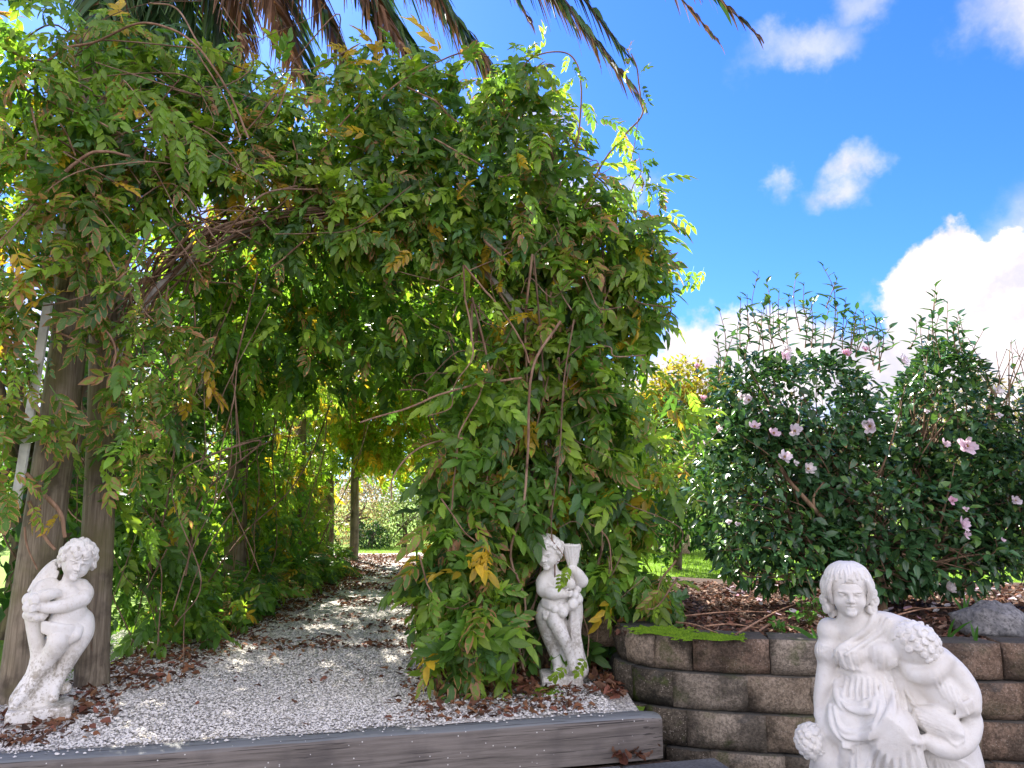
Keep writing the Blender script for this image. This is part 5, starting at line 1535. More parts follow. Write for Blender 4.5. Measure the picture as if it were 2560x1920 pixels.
# ---- vine lining the tunnel: roof, both walls, and the low growth along the left edge of the path
vt_base = tun(3.0, HW, 0)
vine_t = thing('wisteria_vine', 'dark shaded vine lining the roof and walls inside the tunnel', 'vine', tuple(vt_base), 0, 'climbing vines on the pergola')
lv = Leaves()
n = 9000
t_ = .2 + 9.3 * rng.random(n) ** 1.0
per = rng.random(n)                     # along the arch: left wall, roof, right wall
s_ = np.empty(n); z_ = np.empty(n); no = np.zeros((n, 3))
for i in range(n):
    u_ = per[i]
    if u_ < .27: s_[i] = -HW; z_[i] = 1.9 * u_ / .27; no[i] = -VX
    elif u_ > .73: s_[i] = HW; z_[i] = 1.9 * (1 - u_) / .27; no[i] = VX
    else:
        th = math.pi * (u_ - .27) / .46; s_[i] = -HW * math.cos(th); z_[i] = 1.85 + 1.05 * math.sin(th); no[i] = VX * -math.cos(th) + np.array([0, 0, math.sin(th)])
P = O0 + U * t_[:, None] + VX * s_[:, None] + np.stack([0 * z_, 0 * z_, z_], 1)
g_ = np.array([mnoise.noise(Vector(p * 1.1)) for p in P]); g2 = np.array([mnoise.noise(Vector(p * .55 + np.array([9., 0, 0]))) for p in P])
off_ = rng.normal(size=n) * .16 + .12 + .25 * g2
P = P + no * (off_ + .04 * np.clip(t_ - 4, 0, 5))[:, None]
P[:, 2] = np.maximum(P[:, 2], .06)
P = P - VX * (.30 * np.clip(.7 - P[:, 2], 0, .7) / .7 * (per < .27) * np.clip(1.3 - t_ / 4, 0, 1))[:, None]
keep = ((g_ > -.34) | (rng.random(n) < .25)) & (rng.random(n) > np.where(per < .27, .35, .68) * np.clip((t_ - 3.8) / 1.5, 0, 1))
keep &= ~((t_ < .8) & (np.abs(s_) > HW - .1) & (z_ < 1.9) & (s_ < 0))      # the front left stays open round the posts
P, no = P[keep], no[keep]; n = len(P); t_ = t_[keep]; s_ = s_[keep]
inw = np.where(rng.random((n, 1)) < .5, -no, no)
Yd, Zd = hang(n, inw, .5)
T = tints(n, **K_DARK); far_ = np.clip((t_ - 2) / 4, 0, 1)  # tint runs from dark to sunlit lime with depth, light painted in
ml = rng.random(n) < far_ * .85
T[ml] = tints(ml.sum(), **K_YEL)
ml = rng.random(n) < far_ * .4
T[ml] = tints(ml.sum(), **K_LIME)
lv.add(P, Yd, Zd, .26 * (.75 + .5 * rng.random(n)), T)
# bulging side growth
for k in range(34):
    t0 = rng.uniform(.6, 9.3); sd = -1 if k % 3 else 1
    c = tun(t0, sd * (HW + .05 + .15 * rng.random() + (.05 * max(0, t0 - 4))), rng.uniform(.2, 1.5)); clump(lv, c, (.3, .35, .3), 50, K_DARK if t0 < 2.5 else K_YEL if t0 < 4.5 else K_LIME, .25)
for k in range(26):
    t0 = rng.uniform(.9, 6.5); c = tun(t0, -HW - .12 + .22 * rng.random() + .07 * t0, .22); clump(lv, c, (.24, .3, .2), 34, K_MID if k % 2 else K_DARK, .24)
for k in range(14):
    t0 = rng.uniform(2, 9); c = tun(t0, HW - .35 + .2 * rng.random(), .25); clump(lv, c, (.28, .35, .25), 34, K_YEL if t0 > 5 else K_MID, .24)
# the thatch on top
for k in range(16):
    t0 = rng.uniform(1.0, 3.6); th = rng.uniform(.15, 1.5); clump(lv, tun(t0, -HW * math.cos(th), 1.85 + 1.08 * math.sin(th)), (.38, .42, .18), 44, K_MID, .25)
for k in range(26):
    t0 = rng.uniform(0.1, 3.2); th = rng.uniform(.5, 2.6); c = tun(t0, -HW * math.cos(th), 2.0 + 1.15 * math.sin(th)); clump(lv, c, (.35, .35, .18), 36, K_TOP, .24)
for k in range(22):
    t0 = rng.uniform(.3, 2.4); sx_ = rng.uniform(-1.15, 1.15); clump(lv, tun(t0, sx_, rng.uniform(2.15, 2.75) - .35 * abs(sx_)), (.30, .35, .22), 36, K_DARK if k % 3 == 0 else K_MID, .25)
for k in range(64):
    sx_ = rng.uniform(-1.25, 1.35); t0 = rng.uniform(6.5, 9.4); zlo = 1.55 + .35 * (1 - (sx_ / 1.4) ** 2) * (9.4 - t0) / 3
    clump(lv, tun(t0, sx_, rng.uniform(zlo + .1, 2.7)), (.32, .35, .26), 40, K_LIME, .25)
for k in range(16):
    t0 = rng.uniform(6, 9.4); clump(lv, tun(t0, HW - .55 + .3 * rng.random(), rng.uniform(.3, 1.6)), (.3, .35, .35), 44, K_LIME, .25)
for k in range(18):
    t0 = rng.uniform(3.5, 8.5); clump(lv, tun(t0, -HW - .05 - .05 * max(0, t0 - 5), rng.uniform(.4, 1.9)), (.28, .35, .35), 40, K_YEL, .25)
for k in range(46):
    t0 = rng.uniform(3.4, 8.6); th = rng.uniform(.35, 2.8); clump(lv, tun(t0, -HW * math.cos(th), 1.85 + 1.08 * math.sin(th)), (.34, .4, .16), 34, K_LIME if k % 3 else K_MID, .25)
a = Acc()
def rnd_t():
    t0 = rng.uniform(.3, 9); th = rng.uniform(.1, 2.6); q = []
    for k in range(5): q.append(tun(t0 + rng.normal() * .12 + k * .12 * rng.normal(), -HW * math.cos(th + k * .16), 1.8 + 1.06 * math.sin(th + k * .16)) + rng.normal(size=3) * .06)
    return catmull(q, 4) - vt_base
stems_along(a, 170, rnd_t, (.003, .009), 4)
def rnd_w():
    t0 = rng.uniform(.8, 8.5); p = tun(t0, rng.choice([-1, -1, 1]) * (HW + rng.normal() * .12), 0.02); d = np.array([rng.normal() * .12, rng.normal() * .12, .42]); q = [p]
    for k in range(5): q.append(q[-1] + d + rng.normal(size=3) * .09)
    return catmull(q, 4) - vt_base
stems_along(a, 70, rnd_w, (.003, .008), 4)
a.build('stems', M_STEM, vine_t, kind='stuff')
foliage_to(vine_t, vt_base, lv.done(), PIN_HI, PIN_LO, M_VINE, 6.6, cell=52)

# ------------------------------------------------------------------ palm overhead
PC = np.array([-3.9, 6.9, 8.6])
palm = thing('palm_tree', 'tall palm behind the left posts, its drooping green and brown fronds hanging overhead', 'palm', (PC[0] - .1, PC[1] + .1, 0))
pbase = np.array([PC[0] - .1, PC[1] + .1, 0])
a = Acc(); n = 40
zz = np.linspace(-.1, PC[2] - .2, n); tube(a, [np.array([0, 0, z]) + np.array([.05 * math.sin(z), 0, 0]) for z in zz], [.30 + .025 * (i % 2) - .03 * i / n for i in range(n)], 14)
a.build('trunk', M_BARK, palm)
def frond(tip, lift, brown, ll=.55, dens=150, droop=.55, sag=0.0):
    P0 = PC + rng.normal(size=3) * .1; P2 = np.array(tip); dist = np.linalg.norm(P2 - P0)
    P1 = P0 * .45 + P2 * .55 + np.array([0, 0, lift])
    f = np.linspace(0, 1, 44)[:, None]
    R_ = (1 - f) ** 2 * P0 + 2 * f * (1 - f) * P1 + f * f * P2
    a = Acc()
    col = np.array((.10, .15, .05)) if brown < .5 else np.array((.24, .15, .08))
    tube(a, R_ - pbase, np.linspace(.03, .005, 44), 6, (*col, 0))
    tg = unit(np.gradient(R_, axis=0)); side = unit(np.cross(tg, np.array([0, 0, 1.])))
    upv = np.cross(side, tg)
    for sd in (-1, 1):
        for k in range(dens):
            g_ = .12 + .88 * (k + rng.random()) / dens
            x = g_ * 43; i = min(int(x), 42); fr = x - i
            p = R_[i] * (1 - fr) + R_[i + 1] * fr; t = tg[i]
            L = ll * (math.sin(math.pi * min(1, .18 + g_ * .80)) ** .7) * (.85 + .3 * rng.random())
            isb = rng.random() < brown
            d = unit(t * .62 + side[i] * sd * (.75 - .35 * g_) + upv[i] * .22 + rng.normal(size=3) * .07)
            dr = droop * (1.35 if isb else 1.0) * (.7 + .6 * rng.random())
            w_ = .019 * (.8 + .4 * rng.random()) * (.75 if isb else 1.0)
            pts = [p + d * L * q + np.array([0, 0, -1.0]) * L * dr * q * q * (1.0) for q in (0, .3, .6, .85, 1.0)]
            wd_ = [w_ * .55, w_, w_ * .8, w_ * .45, .0015]
            nrm_ = unit(upv[i] * .7 + rng.normal(size=3) * .35 + side[i] * sd * .2); sv = unit(np.cross(d, nrm_))
            V = []; 
            for q, ww in zip(pts, wd_): V += [q - sv * ww - pbase, q + sv * ww - pbase]
            if isb: c = np.array((.17, .085, .045)) * (.5 + .9 * rng.random())
            else: c = np.array((.045, .10, .035)) * (.6 + .8 * rng.random()) + (np.array((.05, .06, .01)) if rng.random() < .2 else 0)
            L4 = np.tile((.5, .5, rng.random(), 1), (10, 1))
            a.add(V, None, [[2 * q, 2 * q + 1, 2 * q + 3, 2 * q + 2] for q in range(4)], (*c, .1), L4)
    a.build('frond', M_FROND, palm)
FR = [(1902, 96, 4.9, 1.7, .75, .42, 120), (1800, 110, 5.1, 2.3, .9, .36, 90), (1578, 150, 5.0, 2.1, .35, .50, 150), (1595, 240, 5.0, 1.7, .55, .55, 170), (1545, 175, 5.3, 1.6, .75, .55, 150), (1440, 70, 5.6, 1.9, .5, .55, 150), (1400, 430, 5.3, 1.5, .55, .62, 190), (1290, 300, 5.5, 1.6, .45, .62, 190),
      (1180, 130, 5.8, 1.7, .35, .62, 170), (1110, 300, 5.6, 1.4, .10, .66, 180), (1040, 195, 5.3, 1.3, .95, .62, 200), (960, 120, 5.6, 1.3, .3, .62, 170), (900, 250, 5.9, 1.1, .85, .6, 180), (800, 290, 6.0, 1.1, .1, .65, 170), (740, 190, 5.6, 1.0, 1.0, .62, 190), (620, 120, 5.8, .9, .95, .6, 170), (600, 290, 6.2, .8, .05, .66, 180), (500, 190, 6.2, .7, .0, .66, 180), (400, 120, 6.2, .6, .0, .66, 160), (330, 250, 6.2, .5, .05, .66, 170),
      (230, 140, 5.8, .5, .1, .6, 150), (700, 60, 6.6, 1.0, .95, .55, 150), (1330, 60, 5.9, 1.9, .6, .5, 140)]
for (px, py, Y, lift, br, ll, dn) in FR: frond(W(px, py, Y), lift, br, ll, dn, .75)
for (az, dz) in ((150, .6), (190, 1.2), (230, .4), (120, 1.6), (90, 2.2)):
    d = np.array([math.cos(math.radians(az)), math.sin(math.radians(az)), 0]); frond(PC + d * 4.2 + np.array([0, 0, -1.5 + dz]), 1.4, .1, .6, 90)

# ------------------------------------------------------------------ camellia
CAM_LEAF = [leaflet(.44 + .06 * q, .09, .10 + .1 * q, True) for q in range(3)]
for tm in CAM_LEAF: tm['L'][:, 2] = .5
CAM_LO = [leaflet(.48, .09, .15, False)]
def cam_tints(n, dark=1.0):
    T = np.zeros((n, 4)); T[:, :3] = np.array((.052, .128, .046)) * dark * (.6 + .8 * rng.random((n, 1)))
    m = rng.random(n) < .18; T[m, :3] = np.array((.11, .22, .045)) * (.7 + .6 * rng.random((m.sum(), 1)))
    T[:, 3] = .25 * rng.random(n) + (rng.random(n) < .03) * .6
    return T
class Bush:
    def __init__(s, label, base, nleaf, ells, seedz, size=.062, dark=1.0):
        s.base = np.array(base, float); s.t = thing('camellia_bush', label, 'bush', tuple(base)); s.lv = Leaves(); s.size = size; s.dark = dark
        vol = np.array([e[1][0] * e[1][2] for e in ells]); cnt = (nleaf * vol / vol.sum()).astype(int)
        s.ells = ells
        for (c, r), n in zip(ells, cnt):
            v = rand_in_ball(n); m = np.linalg.norm(v, axis=1, keepdims=True); v = v / (m + 1e-6) * m ** .40
            q = np.array([mnoise.noise(Vector(x * 2.6 + seedz)) for x in v]); lump = 1 + .16 * q[:, None]
            P = np.asarray(c) + v * np.asarray(r) * lump
            g_ = np.array([mnoise.noise(Vector(x * 3.0)) for x in P]); k = (g_ > -.16) | (rng.random(len(P)) < .22)
            P, v = P[k], v[k]; k2 = P[:, 2] > s.base[2] + .12; P, v = P[k2], v[k2]; m_ = len(P)
            out = unit(v + rng.normal(size=(m_, 3)) * .6 + np.array([0, -.35, .1]))
            Yd = out + np.array([0, 0, -.25]) + rng.normal(size=(m_, 3)) * .3; Zd = np.array([0, -.25, 1.0]) + out * .4 + rng.normal(size=(m_, 3)) * .4
            s.lv.add(P, Yd, Zd, size * (.7 + .55 * rng.random(m_)), cam_tints(m_, dark))
        a = Acc()
        for (c, r) in ells:
            for k in range(34):
                v = unit(rng.normal(size=3)) * np.asarray(r) * .95; tipp = np.asarray(c) + v; b0 = np.array([s.base[0], s.base[1], s.base[2] + .25]) * .4 + np.asarray(c) * .6 + rng.normal(size=3) * .08
                tube(a, catmull([b0, (b0 + tipp) / 2 + rng.normal(size=3) * .07, tipp], 6) - s.base, np.linspace(.008, .002, 13), 4, (.9, .9, .9, 0), cap=False)
        a.build('twigs', M_CBARK, s.t, kind='stuff')
    def branch(s, pts, r0, r1, name='branch'):
        C = catmull(pts, 6); a = Acc(); tube(a, C - s.base, np.linspace(r0, r1, len(C)), 8); a.build(name, M_CBARK, s.t)
    def shoot(s, px0, py0, px1, py1, Y, n=9, lean=0.0):
        A, B = W(px0, py0, Y), W(px1, py1, Y + lean); C = catmull([A, (A + B) / 2 + rng.normal(size=3) * .025, B], 6)
        a = Acc(); tube(a, C - s.base, np.linspace(.0045, .0018, len(C)), 5); a.build('shoot', M_CBARK, s.t)
        for k in range(n):
            f = (k + .5) / n; p = C[int(f * (len(C) - 1))]; th = k * 2.4 + rng.random()
            d = np.array([math.cos(th), math.sin(th) * .7 - .2, .55 + .5 * (f > .8)])
            s.lv.add(p[None], d[None], (np.array([-d[0] * .5, -.4, 1.0]) + rng.normal(size=3) * .2)[None], np.array([s.size * (1.35 - .45 * f) * (.8 + .4 * rng.random())]), cam_tints(1, s.dark * 1.4))
    def finish(s, nparts=300): foliage_to(s.t, s.base, s.lv.done(), CAM_LEAF, CAM_LO, M_CAM, 7.5, nparts, cell=34)
cb = W(2205, 1528, 5.2); cb[2] = BED + .03
ELL = [(W(1985, 1130, 5.65), (.62, .62, .74)), (W(1880, 1230, 5.5), (.44, .5, .55)), (W(2030, 1020, 5.75), (.48, .55, .42)), (W(1900, 1020, 5.7), (.38, .45, .42)), (W(2200, 1290, 5.45), (.66, .55, .46)), (W(2360, 1110, 5.7), (.42, .5, .72)), (W(2360, 980, 5.8), (.28, .4, .40)), (W(2440, 1250, 5.5), (.42, .45, .5)), (W(2160, 1180, 5.75), (.5, .5, .38)), (W(1960, 1370, 5.35), (.5, .45, .30)), (W(2180, 1400, 5.25), (.42, .4, .24)), (W(2360, 1390, 5.3), (.40, .4, .26))]
cam1 = Bush('large dark glossy camellia bush with pale pink flowers in the raised mulch bed', cb, 20000, ELL, 2.0, .079)
cam1.branch([cb + np.array([0, 0, -.1]), cb + np.array([.02, .05, .25]), cb + np.array([-.05, .2, .6]), cb + np.array([-.15, .3, 1.1])], .035, .015, 'trunk')
cam1.branch([cb + np.array([-.07, .05, -.1]), cb + np.array([-.1, .05, .2]), cb + np.array([-.3, .15, .6])], .03, .014, 'trunk')
cam1.branch([W(2060, 1300, 5.15), W(2020, 1255, 5.12), W(1975, 1205, 5.1), W(1950, 1170, 5.1)], .018, .010)
cam1.branch([W(2035, 1270, 5.13), W(2035, 1240, 5.1), W(2060, 1205, 5.1)], .010, .006)
cam1.branch([W(2170, 1250, 5.3), W(2220, 1130, 5.2), W(2250, 1030, 5.2)], .008, .004)
for (a0, b0, a1, b1, n_) in ((1815, 880, 1797, 770, 7), (1850, 870, 1852, 740, 7), (1875, 860, 1868, 735, 7), (1905, 850, 1897, 675, 10), (1925, 830, 1915, 700, 8), (1950, 830, 1948, 725, 7), (2000, 830, 1992, 680, 9), (2020, 800, 2010, 705, 7), (2085, 850, 2052, 655, 10), (2065, 770, 2095, 692, 5), (2100, 850, 2102, 795, 5), (2130, 850, 2136, 800, 5), (2180, 850, 2188, 790, 5), (2200, 880, 2230, 845, 5),
                            (2275, 870, 2290, 800, 7), (2330, 850, 2340, 705, 8), (2335, 790, 2345, 725, 5), (2370, 850, 2370, 750, 7), (2385, 850, 2395, 810, 6), (2430, 900, 2462, 820, 6), (1765, 950, 1740, 915, 5), (1960, 860, 1955, 800, 6), (2040, 860, 2040, 790, 6)):
    cam1.shoot(a0, b0, a1, b1, 5.6, n_)
for k in range(34):
    x0 = rng.uniform(1790, 2440); top = np.interp(x0, [1780, 1850, 1950, 2080, 2180, 2260, 2340, 2400, 2450], [900, 830, 800, 800, 840, 930, 830, 830, 900]); hgt = rng.uniform(40, 120)
    cam1.shoot(x0, top + 70, x0 + rng.normal() * 18, top - hgt * .6, 5.6 + rng.normal() * .1, int(5 + hgt / 22))
# flowers
PET = []
for q in range(3):
    V = []; L = []
    nu, nv = 4, 4
    for i in range(nu):
        for j in range(nv):
            u_ = i / (nu - 1); v_ = j / (nv - 1) * 2 - 1
            wdt = .30 * math.sin(math.pi * (.12 + .66 * u_)) * (1.1 if q else .95)
            V.append((v_ * wdt, u_, .30 * u_ * u_ - .10 * v_ * v_ * -1 + (.05 * math.sin(v_ * 4 + q * 2) * u_))); L.append((.3, .3, .4 + .2 * q, 1))
    F = [[i * nv + j, (i + 1) * nv + j, (i + 1) * nv + j + 1, i * nv + j + 1] for i in range(nu - 1) for j in range(nv - 1)]
    PET.append(tmpl(V, [], F, L))
PINKS = [(.82, .68, .75), (.84, .78, .81), (.78, .50, .62), (.84, .80, .78)]
PET_ME = {}
for q in range(3):
    for c in range(4):
        a = Acc(); a.add(PET[q]['V'], None, PET[q]['F4'], (*PINKS[c], 0), PET[q]['L']); PET_ME[q, c] = a.mesh('petal', M_PETAL)
a = Acc(); 
for k in range(14):
    th = k * 2.4; r_ = .06 + .012 * k; tube(a, [(0, 0, 0), (r_ * math.cos(th), r_ * math.sin(th), .30)], [.02, .03], 4)
ST_ME = a.mesh('stamens', M_STAMEN)
def flower(parent, base, p, nrm_, r, tint, opened=1.0, npet=8):
    f = bpy.data.objects.new('flower', None); COL.objects.link(f); f.parent = parent; f.empty_display_size = .02
    nrm_ = unit(nrm_); M = frames(np.cross(nrm_, (.3, .2, .9))[None], nrm_[None])[0]
    f.matrix_local = Matrix(np.vstack([np.column_stack([M * r, np.asarray(p) - base]), [0, 0, 0, 1]]).tolist())
    for k in range(npet):
        o = link('petal', PET_ME[int(rng.integers(3)), tint], f)
        ring = k % 2; e = (.25 + .35 * ring + rng.normal() * .12) + (1 - opened) * .8
        o.matrix_local = (Matrix.Rotation(k * 2 * math.pi / npet + rng.normal() * .15, 4, 'Z') @ Matrix.Rotation(e, 4, 'X') @ Matrix.Scale(1.0 - .15 * ring + rng.normal() * .06, 4))
    link('stamens', ST_ME, f)
FL = [(735, 720, 0, .050, 0), (752, 682, 0, .045, 3), (1120, 705, 0, .042, 2), (1235, 675, 0, .03, 2), (525, 985, 0, .045, 1), (478, 965, 0, .032, 1), (555, 1150, 0, .042, 0), (670, 1190, 0, .046, 0), (800, 1180, 0, .056, 1), (1268, 1148, 0, .066, 1), (735, 1335, 0, .050, 1), (805, 1375, 0, .028, 3), (880, 1410, 0, .052, 3),
      (1725, 1258, 0, .040, 0), (1855, 1270, 0, .072, 0), (330, 1160, 0, .032, 1), (225, 1255, 0, .040, 0), (235, 975, 0, .036, 2), (1770, 1605, 0, .034, 2), (1460, 745, 0, .050, 1), (1615, 1055, 0, .022, 1), (2060, 1080, 0, .024, 1), (200, 778, 0, .026, 2), (335, 1052, 0, .022, 2), (2040, 930, 0, .045, 3),
      (1830, 160, 1, .056, 0), (1850, 225, 1, .036, 0), (1740, 560, 1, .054, 3), (400, 150, 1, .024, 1), (455, 165, 1, .026, 1), (2078, 262, 1, .02, 0), (2155, 20, 1, .045, 1), (1855, 70, 1, .022, 0)]
CP = cam1.lv.done(); CPX = to_px(CP[0])
for (x, y, which, r, c) in FL:
    px, py = 1660 + x / 2.458, (1245 if which else 600) + y / 2.458
    near = (np.abs(CPX[:, 0] - px) < 22) & (np.abs(CPX[:, 1] - py) < 22)
    Yd = CP[0][near, 1].min() - .05 if near.sum() > 3 else 5.3
    flower(cam1.t, cb, W(px, py, Yd), (rng.normal() * .3, -1, .30 + rng.normal() * .2), r * 1.0, c, rng.uniform(.8, 1.1), 11 if r > .04 else 7)
# buds
a = Acc(); tube(a, [(0, 0, 0), (0, 0, .4), (0, 0, .75), (0, 0, 1)], [.12, .36, .30, .03], 7); BUD = a.mesh('bud', M_BUD)
for k in range(46):
    i = int(rng.integers(len(CP[0]))); p = CP[0][i]
    near = (np.abs(CPX[:, 0] - CPX[i, 0]) < 18) & (np.abs(CPX[:, 1] - CPX[i, 1]) < 18); p = W(CPX[i, 0], CPX[i, 1], np.percentile(CP[0][near, 1], 4))
    o = link('bud', BUD, cam1.t); o.location = p - cb; o.scale = (.022, .022, .026); o.rotation_euler = (rng.normal() * .6 + .4, rng.normal() * .6, 0)
cam1.finish()
# the darker shrub at the right edge and its bare twigs
c2 = np.array([3.62, 5.35, BED + .03])
cam2 = Bush('dark leafy shrub with bare upright twigs at the right edge, beside the camellia', c2, 4200, [(W(2560, 1180, 5.35), (.30, .4, .5)), (W(2620, 1330, 5.2), (.35, .4, .35)), (W(2600, 1050, 5.5), (.25, .35, .3))], 5.0, .06, .8)
for k in range(16):
    A = W(rng.uniform(2440, 2600), 1060, 5.5); B = W(rng.uniform(2420, 2580), rng.uniform(840, 960), 5.5)
    cam2.branch([A, (A + B) / 2 + rng.normal(size=3) * .05, B], .006, .002, 'twig')
cam2.shoot(2545, 960, 2528, 850, 5.5, 8)
cam2.finish(120)

# ------------------------------------------------------------------ trees, shrubs and hedge beyond
TL_HI = [leaflet(.5, .1, .15, False)]
def tree(name, label, cat, base, trunk_h, ells, n, size, cols, group=None, trunk_r=.07, gaps=.0):
    base = np.array(base, float); t = thing(name, label, cat, tuple(base), 0, group)
    a = Acc(); top = np.array([0, 0, trunk_h])
    tube(a, catmull([(0, 0, -.1), (.03, .02, trunk_h * .5), (0, .05, trunk_h)], 5), np.linspace(trunk_r, trunk_r * .6, 11), 8)
    for (c, r) in ells:
        c = np.asarray(c) - base
        for k in range(4):
            e = c + rng.normal(size=3) * np.asarray(r) * .4
            tube(a, catmull([top * .8, (top + e) / 2 + rng.normal(size=3) * .1, e], 5), np.linspace(trunk_r * .5, .008, 11), 5, cap=False)
    a.build('trunk', M_BARK, t)
    lv = Leaves(); vol = np.array([np.prod(e[1]) ** .7 for e in ells]); cnt = (n * vol / vol.sum()).astype(int)
    for (c, r), m in zip(ells, cnt):
        v = rand_in_ball(m); l = np.linalg.norm(v, axis=1, keepdims=True); v = v / (l + 1e-6) * l ** .5
        q = np.array([mnoise.noise(Vector(x * 2.3 + np.array(c))) for x in v]); P = np.asarray(c) + v * np.asarray(r) * (1 + .28 * q[:, None])
        g_ = np.array([mnoise.noise(Vector(x * (1.6 / max(r)) * 1.5)) for x in P]); k = g_ > -.22 + gaps; P, v = P[k], v[k]
        k = P[:, 2] > base[2] + .05; P, v = P[k], v[k]; m = len(P)
        Yd = v + rng.normal(size=(m, 3)) * .7 + np.array([0, 0, -.4]); Zd = np.array([0, -.2, .9]) + v * .5 + rng.normal(size=(m, 3)) * .5
        ci = rng.integers(len(cols), size=m); T = np.zeros((m, 4)); T[:, :3] = np.array(cols)[ci] * (.65 + .7 * rng.random((m, 1)))
        lv.add(P, Yd, Zd, size * (.7 + .6 * rng.random(m)), T)
    P, R, S, T = lv.done(); a = Acc(); a.inst(TL_HI[0], P - base, R, S, T); a.build('crown', M_TREE, t)
    return t
YELLOW = [(.42, .40, .04), (.52, .43, .05), (.30, .36, .04), (.55, .34, .06)]
GREEN = [(.05, .13, .03), (.08, .17, .03), (.04, .10, .03), (.11, .2, .03)]
LIME = [(.14, .26, .03), (.2, .30, .04), (.10, .2, .03), (.26, .30, .04)]
PINKB = [(.36, .21, .17), (.48, .33, .27), (.26, .18, .12), (.32, .30, .14), (.52, .40, .37)]
def at(px, py, Y): return W(px, py, Y)
def gz(x, y): return float(lawn_z(np.array(x), np.array(y)))
def E(px, py, Y, rx, rz, ry=None): return (W(px, py, Y), (rx, ry or rx, rz))
def base_at(px, Y):
    p = W(px, 1300, Y); return (p[0], Y, gz(p[0], Y))
tree('yellow_tree', 'sunlit yellow-green small tree beyond the lawn, between the vine and the camellia', 'tree', base_at(1670, 16), 1.6, [E(1650, 1080, 16, 1.0, 1.1), E(1720, 1020, 16.2, 1.0, 1.0), E(1600, 1120, 15.8, .9, 1.0), E(1760, 1120, 16, 1.0, 1.1)], 17000, .125, YELLOW, None, .07, -.3)
tree('green_tree', 'leafy mid-green shrub filling in below the yellow tree', 'shrub', base_at(1690, 13), .8, [E(1640, 1190, 13, .6, .55), E(1730, 1200, 13.2, .6, .6), E(1570, 1200, 12.8, .6, .6)], 4500, .07, LIME)
tree('tan_tree', 'tree turning tan behind the right end of the camellia', 'tree', base_at(2440, 15), 1.5, [E(2430, 1040, 15, 1.0, .95), E(2350, 1080, 15, .9, .9), E(2520, 1120, 15, 1.0, .8)], 6500, .085, [(.36, .26, .12), (.3, .28, .08), (.4, .3, .18), (.2, .2, .06)])
tree('flowering_shrub', 'pinkish-brown sunlit shrub at the far end of the tunnel', 'shrub', base_at(890, 19), .8, [E(890, 1270, 19, .8, .85), E(840, 1300, 19.3, .7, .8), E(930, 1240, 19.6, .8, .9)], 9000, .06, PINKB)
tree('round_shrub', 'rounded dark green shrub on the lawn at the end of the tunnel', 'shrub', base_at(925, 18), .4, [E(925, 1350, 18, .42, .42)], 3500, .055, [(.04, .12, .03), (.06, .16, .04), (.03, .08, .03)])
tree('pale_shrub', 'pale green sunlit shrub right of the rounded dark one at the tunnel end', 'shrub', base_at(1010, 18.5), .6, [E(1000, 1300, 18.5, .6, .8), E(1050, 1270, 18.8, .7, 1.0)], 7000, .06, [(.24, .32, .10), (.16, .26, .06), (.32, .36, .16)])
HED = [(-13, 20), (-9.5, 22), (-6.2, 24), (-3.0, 25), (0.2, 25), (3.4, 24), (6.6, 23), (9.8, 22), (13, 21), (16, 20)]
HLAB = ['far left tree of the row beyond the lawn, hidden behind the vine', 'broad green tree seen in glimpses left of the tunnel', 'sunlit tree glimpsed through the left wall of the tunnel', 'yellow-green tree closing the view above the tunnel exit', 'bright green tree behind the tunnel right of its exit', 'green tree behind the mesh fence', 'green tree behind the camellia, left half', 'green tree behind the camellia, right half', 'tree in the far row behind the dark shrub at the right edge', 'last tree of the far row at the right, beyond the photo edge']
for k, (x, y) in enumerate(HED):
    h = rng.uniform(2.4, 3.2) if x > 1 else rng.uniform(3.6, 4.6)
    z0 = gz(x, y)
    tree('hedge_tree', HLAB[k], 'tree', (x, y, z0), h * .4, [((x, y, z0 + h * .62), (1.9, 1.3, h * .36)), ((x - 1.1, y + .3, z0 + h * .35), (1.4, 1.2, h * .36)), ((x + 1.1, y - .2, z0 + h * .38), (1.4, 1.2, h * .36))], 6000, .13, [GREEN, LIME, YELLOW][k % 3 if x < 3 else k % 2], 'row of trees beyond the lawn', .12)
for k, (x, y, h) in enumerate(((-4.1, 6.4, 4.6), (-5.6, 10.4, 3.8), (-5.0, 13.6, 3.6), (-7.6, 9.0, 4.2))):  # the first shrub is added to block sun from the left cherub
    z0 = gz(x, y)
    tree('side_shrub', ['bushy green shrub outside the tunnel beside the first left posts', 'sunlit lime shrub outside the middle of the left tunnel wall', 'yellow-green shrub outside the far end of the left tunnel wall', 'tall green tree set back from the left tunnel wall'][k], 'shrub', (x, y, z0), h * .35,
         [((x, y, z0 + h * .6), (1.2, 1.2, h * .4)), ((x + .4, y - .6, z0 + h * .35), (1.1, 1.0, h * .34))], 5200, .11, [GREEN, LIME, YELLOW, GREEN][k], None, .08, .12)
for k, (x, y, h) in enumerate(((1.9, 9.0, 1.9), (1.6, 12.0, 2.3))):
    z0 = gz(x, y)
    tree('side_shrub', ['leafy shrub outside the right tunnel wall behind the vine mound', 'yellowing shrub outside the far right tunnel wall'][k], 'shrub', (x, y, z0), .6, [((x, y, z0 + h * .55), (.6, .9, h * .45))], 3000, .09, [GREEN, LIME][k], None, .06)

